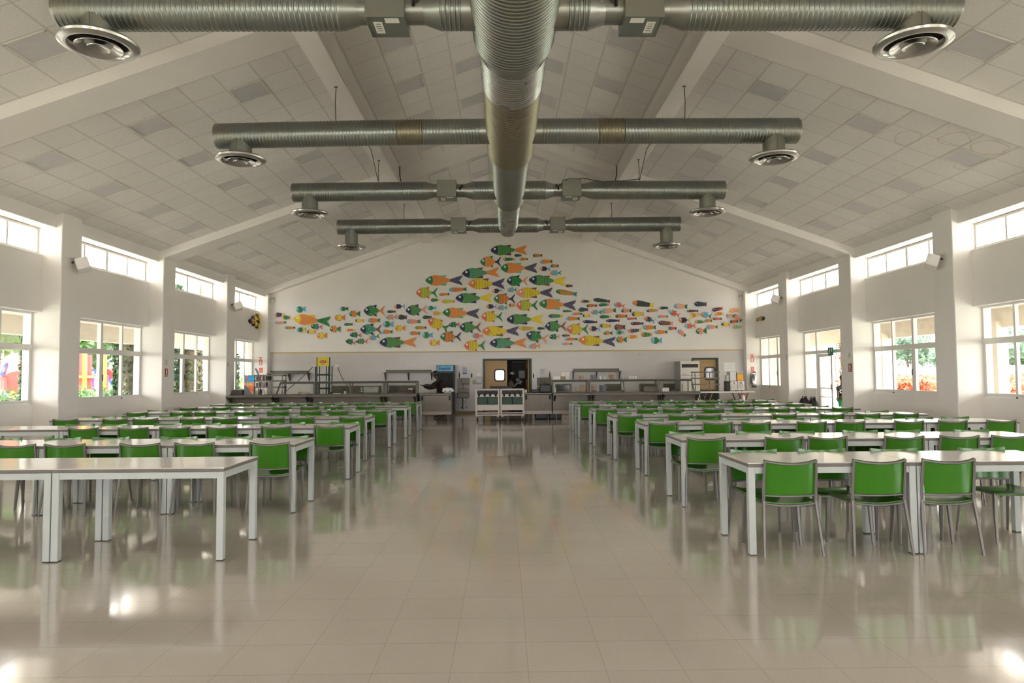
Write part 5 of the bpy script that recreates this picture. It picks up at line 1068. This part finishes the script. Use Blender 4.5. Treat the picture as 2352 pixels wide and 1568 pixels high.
FB = [  # crop B: photo px = 1150+x/4.055, 540+y/4.055
 ('long',265,607,422,95,'N','G','Y','W','striped',-3),('long',147,485,535,98,'P','Y','N','W','striped',0),('long',362,702,644,98,'G','O','N','L','fine',-3),('long',57,395,783,95,'N','G','Y','N','fine',0),('long',728,1070,984,95,'O','Y','N','W','striped',-3),
 ('round',57,250,425,95,'N','G','P','N','plain',0),('round',147,343,652,102,'R','V','G','R','striped',0),('round',415,610,847,97,'N','G','W','N','fine',0),('round',618,815,875,100,'R','Y','G','R','striped',0),
 ('round',240,435,945,98,'N','G','P','N','dotted',-14),('round',62,150,508,42,'O','B','G','O','plain',2),('round',365,463,312,44,'O','N','B','O','plain',0),('round',462,565,350,46,'O','B','G','O','plain',0),
 ('round',262,370,1033,50,'B','P','O','B','plain',3),('round',455,553,945,48,'N','G','P','N','plain',3),('round',825,928,870,46,'O','N','B','O','plain',-2),('round',1073,1153,905,38,'B','G','B','R','plain',0),
 ('round',842,940,717,42,'O','B','G','O','plain',0),('round',1057,1157,650,45,'B','R','O','B','plain',-12),('round',1340,1437,785,45,'O','N','B','O','striped',-20),('round',1573,1670,728,50,'B','R','O','B','plain',-22),
 ('round',1865,1965,743,50,'O','B','G','O','plain',-14),('round',1717,1818,845,46,'B','R','O','B','plain',3),('round',1660,1770,790,50,'O','N','Y','R','plain',2),
 ('fan',1080,1175,972,58,'G','O','G','R','plain',0),('fan',1408,1503,980,60,'B','G','B','O','plain',0),('fan',1823,1918,892,58,'G','P','G','R','plain',3),('fan',963,1042,910,36,'G','O','G','R','plain',0),
 ('fan',1770,1840,745,42,'Y','O','Y','','plain',4),('stick',1908,1970,795,32,'B','O','G','','plain',0),
 ('stick',80,132,650,34,'N','H','O','','striped',0),('stick',22,135,223,30,'R','G','P','','dotted',0),('stick',128,195,188,24,'N','D','M','','plain',0),('stick',300,388,188,30,'N','H','M','','plain',0),
 ('stick',175,257,222,26,'B','O','G','','plain',0),('stick',367,483,245,38,'B','O','G','','plain',2),('stick',470,540,286,32,'N','H','D','','plain',0),('stick',608,670,471,26,'N','W','N','','plain',0),
 ('stick',517,710,535,48,'G','H','T','','plain',-9),('stick',745,840,615,28,'O','N','Y','','striped',0),('stick',865,1020,607,36,'N','D','M','','plain',-7),('stick',803,898,655,30,'N','O','M','','striped',0),
 ('stick',915,1015,647,28,'N','G','P','','plain',2),('stick',727,815,692,40,'N','D','M','','striped',0),('stick',577,668,706,22,'N','G','O','','plain',0),('stick',943,1075,703,48,'B','P','G','','fine',4),
 ('stick',1125,1218,702,38,'N','P','N','','dotted',0),('stick',665,758,732,24,'B','O','G','','plain',0),('stick',448,583,752,36,'N','G','Y','','fine',0),('stick',765,832,749,28,'N','Y','O','','plain',0),
 ('stick',1225,1335,733,46,'N','Y','P','','striped',0),('stick',1360,1467,701,28,'N','H','P','','plain',2),('stick',610,738,776,36,'B','O','G','','plain',0),('stick',925,1028,759,32,'N','G','Y','','plain',0),
 ('stick',1070,1180,753,34,'N','O','W','','striped',0),('stick',1180,1267,776,22,'N','R','D','','plain',0),('stick',770,900,806,28,'N','N','M','','plain',-2),('stick',985,1110,795,28,'N','N','M','','plain',0),
 ('stick',1212,1332,822,28,'N','M','N','','plain',0),('stick',930,1028,843,40,'N','Y','O','','striped',-2),('stick',1063,1160,856,54,'N','W','N','','striped',0),('stick',1330,1447,858,44,'B','O','G','','plain',0),
 ('stick',1190,1313,888,36,'O','N','Y','','striped',5),('stick',1440,1555,901,38,'B','O','G','','plain',0),('stick',1312,1414,925,44,'O','G','P','','striped',0),('stick',1190,1280,945,34,'Y','O','Y','','plain',2),
 ('stick',173,315,868,38,'Y','H','Y','','fine',0),('stick',342,410,868,26,'N','D','D','','plain',0),('stick',575,643,933,24,'N','W','N','','plain',0),('stick',600,713,967,28,'B','O','G','','plain',1),
 ('stick',572,668,1011,26,'B','P','G','','plain',0),('stick',1233,1427,640,54,'O','K','Y','','striped',-8),('stick',1485,1560,677,26,'N','D','N','','plain',2),('stick',1617,1740,660,50,'B','P','G','','fine',-3),
 ('stick',1807,1920,641,44,'N','S','M','','plain',-3),('stick',1465,1560,756,28,'B','P','G','','plain',0),('stick',1473,1607,818,42,'N','W','P','','plain',-3),('stick',1735,1842,704,22,'G','M','N','','plain',0),
 ('stick',1570,1638,866,32,'G','R','N','','plain',0),('stick',1650,1728,910,38,'B','P','G','','plain',-38),('stick',1975,2070,688,36,'N','M','R','','plain',10),('stick',2000,2078,731,30,'Y','O','Y','','plain',0),
 ('stick',2140,2223,697,44,'Y','P','Y','','plain',3),('stick',1815,1903,806,28,'O','G','P','','striped',0),('stick',1982,2060,777,24,'N','R','N','','plain',0),('stick',2108,2165,748,34,'B','P','O','','plain',3),
 ('stick',2165,2250,770,38,'G','P','G','','plain',-38),('stick',1925,2022,853,36,'B','P','G','','plain',0),('stick',2062,2135,830,34,'N','Y','P','','plain',-8),('stick',2138,2210,802,30,'N','O','M','','striped',0),
 ('stick',2170,2245,853,34,'O','L','P','','striped',0)]
fl = []
for src, ox in ((FA, 600), (FB, 1150)):
    for (ty, a, b, y, h, hd, bd, tl, fin, pat, ang) in src:
        p, q = at(ox+a/4.055, 540+y/4.055, YW-.04), at(ox+b/4.055, 540+y/4.055, YW-.04)
        sc = (YW/F_PX)/4.055
        # keep the painted length along the (tilted) body
        ln = (q.x-p.x)/(math.cos(math.radians(ang)) if abs(ang) < 30 else .9)
        fl.append([ty, ln, h*sc, hd, bd, tl, fin, pat, (p.x+q.x)/2, (p.z+q.z)/2, math.radians(ang)])
# labels: look first, then the nearest big fish, then the rank among look-alikes
kindw = {'long': 'long', 'round': 'round-bodied', 'fan': 'small fan-tailed', 'stick': 'small slim'}
def desc(f):
    k = kindw[f[0]]
    if f[0] == 'round' and f[1] < .6: k = 'small'
    if f[0] == 'stick' and f[1] > .6: k = 'slim'
    pt = {'dotted': 'dotted ', 'striped': 'striped '}.get(f[7], '')
    return '%s %s%s fish, %s head, %s tail' % (k, pt, FC[f[4]][0], FC[f[3]][0], FC[f[5]][0])
from collections import defaultdict
grp = defaultdict(list)
for f in fl: grp[desc(f)].append(f)
labs = {}
ends = lambda i, n: 'leftmost' if i == 0 else 'rightmost' if i == n-1 else NTH[i+1]+' from left'
for d, fs in grp.items():
    fs.sort(key=lambda f: f[8])
    for i, f in enumerate(fs):
        if len(fs) == 1: labs[id(f)] = d
        elif len(fs) == 2:
            labs[id(f)] = d+', %s of two' % ('left' if i == 0 else 'right')
        else: labs[id(f)] = d+', %s of %s' % (ends(i, len(fs)), len(fs))
for f in fl: fish(*f, labs[id(f)])
# small fish sculptures on the side wall panels
for (px, py, hd, bd, nm) in ((577, 738, 'K', 'O', 'black and orange small fish leading the school on left panel'), (583, 731, 'K', 'Y', 'small yellow fish, upper one just behind the orange leader on left panel'), (584, 744, 'K', 'Y', 'small yellow fish, lower one just behind the orange leader on left panel'), (592, 727, 'K', 'Y', 'small yellow fish, topmost of the school on left panel'), (594, 739, 'K', 'Y', 'small yellow fish at rear middle of the school on left panel'), (591, 749, 'K', 'Y', 'small yellow fish, lowest of the school on left panel')):
    p = atx(px, py, XC-9.5)
    fish('fan', .62, .20, hd, bd, bd, '', 'plain', 0, 0, 0, nm, plane=((XC-9.5, p.y, p.z), 'yellow and black fish on the left wall panel', 1), th=.12)
p = atx(1749, 732, XC+9.5)
fish('stick', .7, .16, 'D', 'H', 'D', '', 'plain', 0, 0, 0, 'small dark and ochre fish alone on the right wall panel', plane=((XC+9.5, p.y, p.z), 'fish on the right wall panel', -1), th=.10)
# ---------------------------------------------------------------- outside
LAWN = mat('lawn', (.36, .36, .28), .9, var=.12, vs=3, bump=.3, bs=30); PAV = mat('veranda_paving', (.52, .50, .47), .8, var=.08)
BEIG = mat('beige_render', (.60, .54, .45), .8, var=.03)
struct(MB().box(-90, -40, -.25, 90, 130, -.11).build('ground_lawn', LAWN)); struct(MB().box(-13.3, -8, -.11, -9.73, 40, -.06).build('veranda_floor', PAV)); struct(MB().box(10.03, -8, -.11, 13.6, 40, -.06).build('veranda_floor', PAV))
for sgn, X0, X1 in ((-1, -9.73, -13.0), (1, 10.03, 13.3)):
    mb = MB(); mb.box(X0, -6, 3.12, X1, 36, 3.25); mb.box(X1, -6, 2.62, X1+sgn*-.25, 36, 3.3); mb.box(X1, -6, 3.3, X1-sgn*-.2, 36, 3.4)
    struct(mb.build('veranda_roof', BEIG))
# leaves: many small folded cards around a rounded core, one mesh per plant
def leaf(c, dep=.0): return mat('leaf_%d_%d' % (int(c[0]*1000), int(c[1]*1000)), c, .6, var=.45, vs=5, trans=.35)
def foliage(mb, cx, cyy, cz_, rx, ry, rz, n, s, rnd):
    for k in range(n):
        th = rnd.uniform(0, 2*PI); u = rnd.uniform(-1, 1); r = rnd.uniform(.72, 1.08); q = math.sqrt(1-u*u)
        p = Vector((cx+rx*r*q*math.cos(th), cyy+ry*r*q*math.sin(th), cz_+rz*r*u)); a = Vector((rnd.uniform(-1, 1), rnd.uniform(-1, 1), rnd.uniform(-1, 1))).normalized(); b = a.cross(Vector((rnd.uniform(-1, 1), rnd.uniform(-1, 1), 1))).normalized()
        l = s*rnd.uniform(.6, 1.3); i = len(mb.v); mb.v += [tuple(p-a*l), tuple(p+b*l*.45), tuple(p+a*l), tuple(p-b*l*.45)]; mb.f.append((i, i+1, i+2, i+3))
def blob(mb, cx, cyy, cz_, rx, ry, rz, rnd):
    bm = bmesh.new(); bmesh.ops.create_icosphere(bm, subdivisions=3, radius=1); i = len(mb.v)
    for v in bm.verts:
        k = .86+.14*math.sin(5*v.co.x+cx)*math.cos(4*v.co.y+cyy)+.06*math.sin(9*v.co.z+3*v.co.x); mb.v.append((cx+v.co.x*rx*k, cyy+v.co.y*ry*k, cz_+v.co.z*rz*k))
    for f in bm.faces: mb.f.append(tuple(i+v.index for v in f.verts))
    bm.free()
BARK = mat('bark', (.16, .11, .07), .9, var=.3, vs=8, bump=.5)
def tree(x, y, h, r, c, lab, seed, trunk=.18, n=700, grp=None, name='tree'):
    rnd = random.Random(seed); t = thing(name, lab, 'tree', (x, y, -.11), 0, grp); mb = MB()
    for k in range(5):
        a = rnd.uniform(0, 2*PI); rr = r*.45; cx, cy_, cz_ = rr*math.cos(a), rr*math.sin(a), h-r*.9+rnd.uniform(-.3, .35)*r
        blob(mb, cx, cy_, cz_, r*.5, r*.5, r*.45, rnd); foliage(mb, cx, cy_, cz_, r*.62, r*.62, r*.55, n//5, r*.09, rnd)
    mb.build('crown', c, t); MB().tube([(0, 0, 0), (.1, 0, h*.3), (0, .1, h*.6), (0, 0, h-r)], [trunk, trunk*.8, trunk*.6, trunk*.4], 10).build('trunk', BARK, t, True)
LG = leaf((.045, .10, .018)); LD = leaf((.018, .05, .012)); LP_ = leaf((.12, .17, .055)); LR = leaf((.50, .12, .05)); LB = leaf((.10, .16, .10))
# left garden: hedge, ivy-covered posts, playground, trees
def hedge(x, y0, y1, h, w_, m, lab, seed, s=.06, name='hedge', n=900, cat='hedge'):
    rnd = random.Random(seed); t = thing(name, lab, cat, (x, (y0+y1)/2, -.11)); mb = MB(); L = y1-y0; k = max(1, int(L/w_/1.1))
    for i in range(k):
        yy = -L/2+L*(i+.5)/k; blob(mb, rnd.uniform(-.1, .1)*w_, yy, h*.5, w_*.5, L/k*.62, h*.47*rnd.uniform(.9, 1.08), rnd); foliage(mb, 0, yy, h*.5, w_*.55, L/k*.68, h*.54, n//k, s, rnd)
    mb.build('foliage', m, t); return t
hedge(-14.6, 12, 27, 1.25, 1.3, LG, 'low green hedge running along the veranda outside left windows', 3, .07, n=5200)
def ivy(px_, X, w_, h, lab, seed, m=LD, bare=False):
    y = atx(px_, 850, X).y; rnd = random.Random(seed); t = thing('ivy_clad_trunk', lab, 'tree trunk', (X, y, -.11), 0, 'ivy-clad trunks outside the left windows')
    MB().tube([(0, 0, 0), (0, 0, h)], [w_*.34, w_*.3], 12).build('trunk', BARK, t, True)
    if not bare:
        mb = MB()
        for k in range(int(h/.3)): foliage(mb, 0, 0, .15+k*.3, w_*.6, w_*.6, .22, 200, .085, rnd)
        mb.build('ivy', m, t)
ivy(62, -13.9, .30, 5, 'ivy trunk at right edge of the nearest left window', 1); ivy(273, -13.6, .32, 5, 'slim ivy trunk in the second left window', 2); ivy(295, -13.2, .62, 3.2, 'thick ivy-covered trunk beside the slim one, second left window', 4, leaf((.025, .05, .012)))
ivy(406, -13.6, .42, 5.4, 'ivy trunk at the left side of third left window', 5, leaf((.012, .06, .022))); ivy(432, -13.4, .95, 5, 'broad ivy trunk in the middle of third left window', 6, leaf((.03, .065, .012))); ivy(458, -13.6, .4, 6, 'bare pale trunk at the right of third left window', 7, bare=True); ivy(536, -13.6, .5, 4, 'ivy trunk at the edge of the farthest left window', 8)
PR, PO, PB, PY = mat('playground_red', (.50, .05, .045), .8), mat('playground_orange', (.75, .20, .03), .4), mat('playground_blue', (.03, .08, .45), .4), mat('playground_yellow', (.75, .45, .06), .4)
X0 = -20.5
def ppt(a, b, X=X0): return atx(a, b, X)
t = thing('playground_slide', 'red curved plastic playground slide seen through the nearest left window', 'slide', tuple(ppt(38, 890))); o_ = ppt(38, 890); q = lambda a, b, dx=0: Vector(atx(a, b, X0+dx))-o_
MB().tube([q(52, 833, -.6), q(44, 845, -.3), q(38, 862), q(40, 878, .3)], [.35, .7, .85, .55], 20).build('slide_tube', PR, t, True); MB().tube([q(47, 815), q(47, 838)], .06, 8).build('post', PR, t); MB().tube([q(36, 829), q(58, 829)], .05, 8).build('crossbar', PR, t)
MB().tube([q(30, 880), Vector((q(30, 896).x, q(30, 896).y, -.11-o_.z))], .12, 8).build('post', PO, t); MB().tube([q(8, 866), q(8, 896)], .13, 8).build('post', PR, t)
t = thing('playground_climber', 'blue arched climbing frame left of the red slide', 'climbing frame', tuple(ppt(12, 890))); o_ = ppt(12, 890)
MB().tube([q(1, 858), q(5, 840), q(13, 832), q(22, 842), q(26, 858)], .05, 8).build('arch', PB, t, True); MB().tube([q(0, 856), q(26, 856)], .05, 8).build('rail', PB, t); MB().tube([q(0, 858), q(12, 866), q(26, 857)], .035, 8).build('net_edge', PB, t); MB().tube([q(13, 832), Vector((q(13, 892).x, q(13, 892).y, -.11-o_.z))], .045, 8).build('post', PB, t)
t = thing('playground_tower', 'red and orange playground tower seen through the second left window', 'playground tower', tuple(ppt(200, 890))); o_ = ppt(200, 890)
for (a, y0, y1, r, m) in ((181, 800, 892, .14, PR), (190, 808, 862, .20, PY), (198, 815, 892, .26, PR), (192, 862, 890, .2, PR), (206, 862, 888, .12, PB), (213, 862, 888, .09, mat('playground_violet', (.35, .08, .45), .4)), (239, 812, 890, .14, PO), (241, 862, 890, .16, PR)):
    e_ = q(a, y1); e_.z = -.11-o_.z; MB().tube([q(a, y0), e_], r, 10).build('post', m, t)
MB().tube([q(180, 862), q(224, 861)], .10, 8).build('platform_edge', PB, t); MB().tube([q(205, 858), q(212, 845), q(224, 862)], .04, 8).build('arch_rail', PB, t); MB().box(q(186, 868).x-.5, q(186, 868).y-.4, q(186, 868).z, q(186, 868).x+.5, q(212, 868).y+.2, q(186, 868).z+.12).build('platform', PO, t)
MB().tube([q(236, 862), q(248, 866), q(260, 882)], [.1, .14, .12], 8).build('blue_chute', PB, t); MB().tube([q(246, 860), q(262, 855)], .3, 10).build('red_canopy', PR, t)
for k, (x, y, h, r, m) in enumerate(((-26.5, 25, 8, 3.6, LP_), (-27, 34, 8.5, 4, LP_), (-28, 43.5, 8, 4, LG), (-35.5, 18, 8, 4, LP_), (-37, 52, 10, 5, LP_), (-39, 31, 10, 5, LP_))):
    tree(x, y, h, r, m, 'pale green leafy tree beyond the left windows, %s from the camera' % NTH[(2, 4, 5, 1, 6, 3)[k]], 20+k, n=1500, grp='trees beyond the left windows')
rnd = random.Random(5)
for k, (a, X) in enumerate(((468, -14.5), (480, -15), (548, -15.5))):
    y = atx(a, 850, X).y; t = thing('garden_shrub', 'light green shrub outside, %s from the camera along the left' % NTH[k+1], 'shrub', (X, y, -.11), 0, 'shrubs outside the far left windows'); mb = MB(); blob(mb, 0, 0, .8, .6, .6, .8, rnd); foliage(mb, 0, 0, .9, .9, .9, 1.0, 500, .11, rnd); mb.build('foliage', LP_, t)
# white building behind the last left windows
t = thing('outbuilding', 'white building with brown sloping roof outside the far left windows', 'building', (-17, 44, -.11)); MB().box(-3, 0, 0, 4.0, 5, 4.2).build('wall', mat('white_render', (.75, .75, .78), .8), t); MB().prism([(-3.6, 4.1), (4.6, 4.1), (.5, 6.2)], lambda p: (p[0], -.4, p[1]), lambda p: (p[0], 5.4, p[1])).build('roof', mat('brown_roof', (.20, .13, .10), .8, var=.2), t)
MB().box(-1.5, -.05, 1.2, .2, 0, 2.6).build('window', mat('blue_glass', (.03, .05, .14), .2), t)
# right side: veranda pillars, end wing, red flowering bushes, far wall, trees
def pillar(a, X, w_, lab):
    y = atx(a, 850, X).y; tag(MB().box(-w_/2, -w_/2, 0, w_/2, w_/2, 2.85).build('veranda_pillar', BEIG, loc=(X, y, -.06)), lab, 'pillar', 'pillars of the right veranda')
pillar(2035, 13.05, .45, 'cream veranda pillar seen through the second right window'); pillar(2296, 13.05, .3, 'cream veranda pillar at left of the nearest right window')
t = thing('wing_building', 'cream building wing closing the far end of the right veranda', 'building', (10.5, 30.2, -.11)); MB().box(0, 0, 0, 4.2, 5, 3.3).build('wall', mat('cream_render', (.72, .66, .55), .8), t); MB().prism([(-.5, 3.3), (8, 3.3), (3.6, 5.6)], lambda p: (p[0], -.3, p[1]), lambda p: (p[0], 8, p[1])).build('roof', mat('brown_roof', (.20, .13, .10), .8, var=.2), t)
MB().box(1.3, -.06, 0, 1.7, 0, 3.0).build('pilaster', BEIG, t)
hedge(22, 27, 40, 1.5, 1.8, LR, 'red-flowering hedge on the lawn outside the right windows', 9, .10, n=4500)
hedge(24, 16, 24, 1.45, 1.8, leaf((.42, .20, .10)), 'orange and brown flowering hedge outside the nearest right window', 10, .10, n=3000)
rnd = random.Random(11)
for k, (a, y, m) in enumerate(((2070, 20, LR), (2098, 20.5, LR), (2118, 22, leaf((.45, .16, .07))), (1926, 27, leaf((.40, .22, .10))))):
    X = (a-1157)/1600*y+.1; t = thing('flowering_bush', 'spindly red-leaved bush outside, %s from the room end' % NTH[4-k], 'bush', (X, y, -.11), 0, 'red-leaved bushes by the right veranda'); mb = MB(); hh = 1.1 if k < 3 else 3.2
    for j in range(5): foliage(mb, rnd.uniform(-.3, .3), rnd.uniform(-.3, .3), hh*(.35+.16*j), .22, .22, .2, 60, .08, rnd)
    mb.build('foliage', m, t); st = MB()
    for j in range(4): st.tube([(0, 0, 0), (rnd.uniform(-.2, .2), rnd.uniform(-.2, .2), hh*.6), (rnd.uniform(-.3, .3), rnd.uniform(-.3, .3), hh)], .015, 5)
    st.build('stems', BARK, t)
tag(MB().box(34, 20, -.11, 34.3, 95, 1.9).build('boundary_wall', mat('lavender_wall', (.52, .50, .58), .9, var=.05)), 'long pale lavender boundary wall far across the right lawn', 'wall')
for k in range(12):
    tree(40+rnd.uniform(-2, 3), 22+k*6, 5.4+rnd.uniform(-.5, .8), 2.85, LB if k % 3 else LG, 'round hazy green tree behind the lavender wall, %s in line' % NTH[k+1 if k < 12 else 12], 60+k, n=900, grp='line of trees behind the lavender wall')
tree(19.5, 22.5, 8.5, 2.6, LP_, 'taller thin-leaved tree seen through the second high right window', 90, n=500)
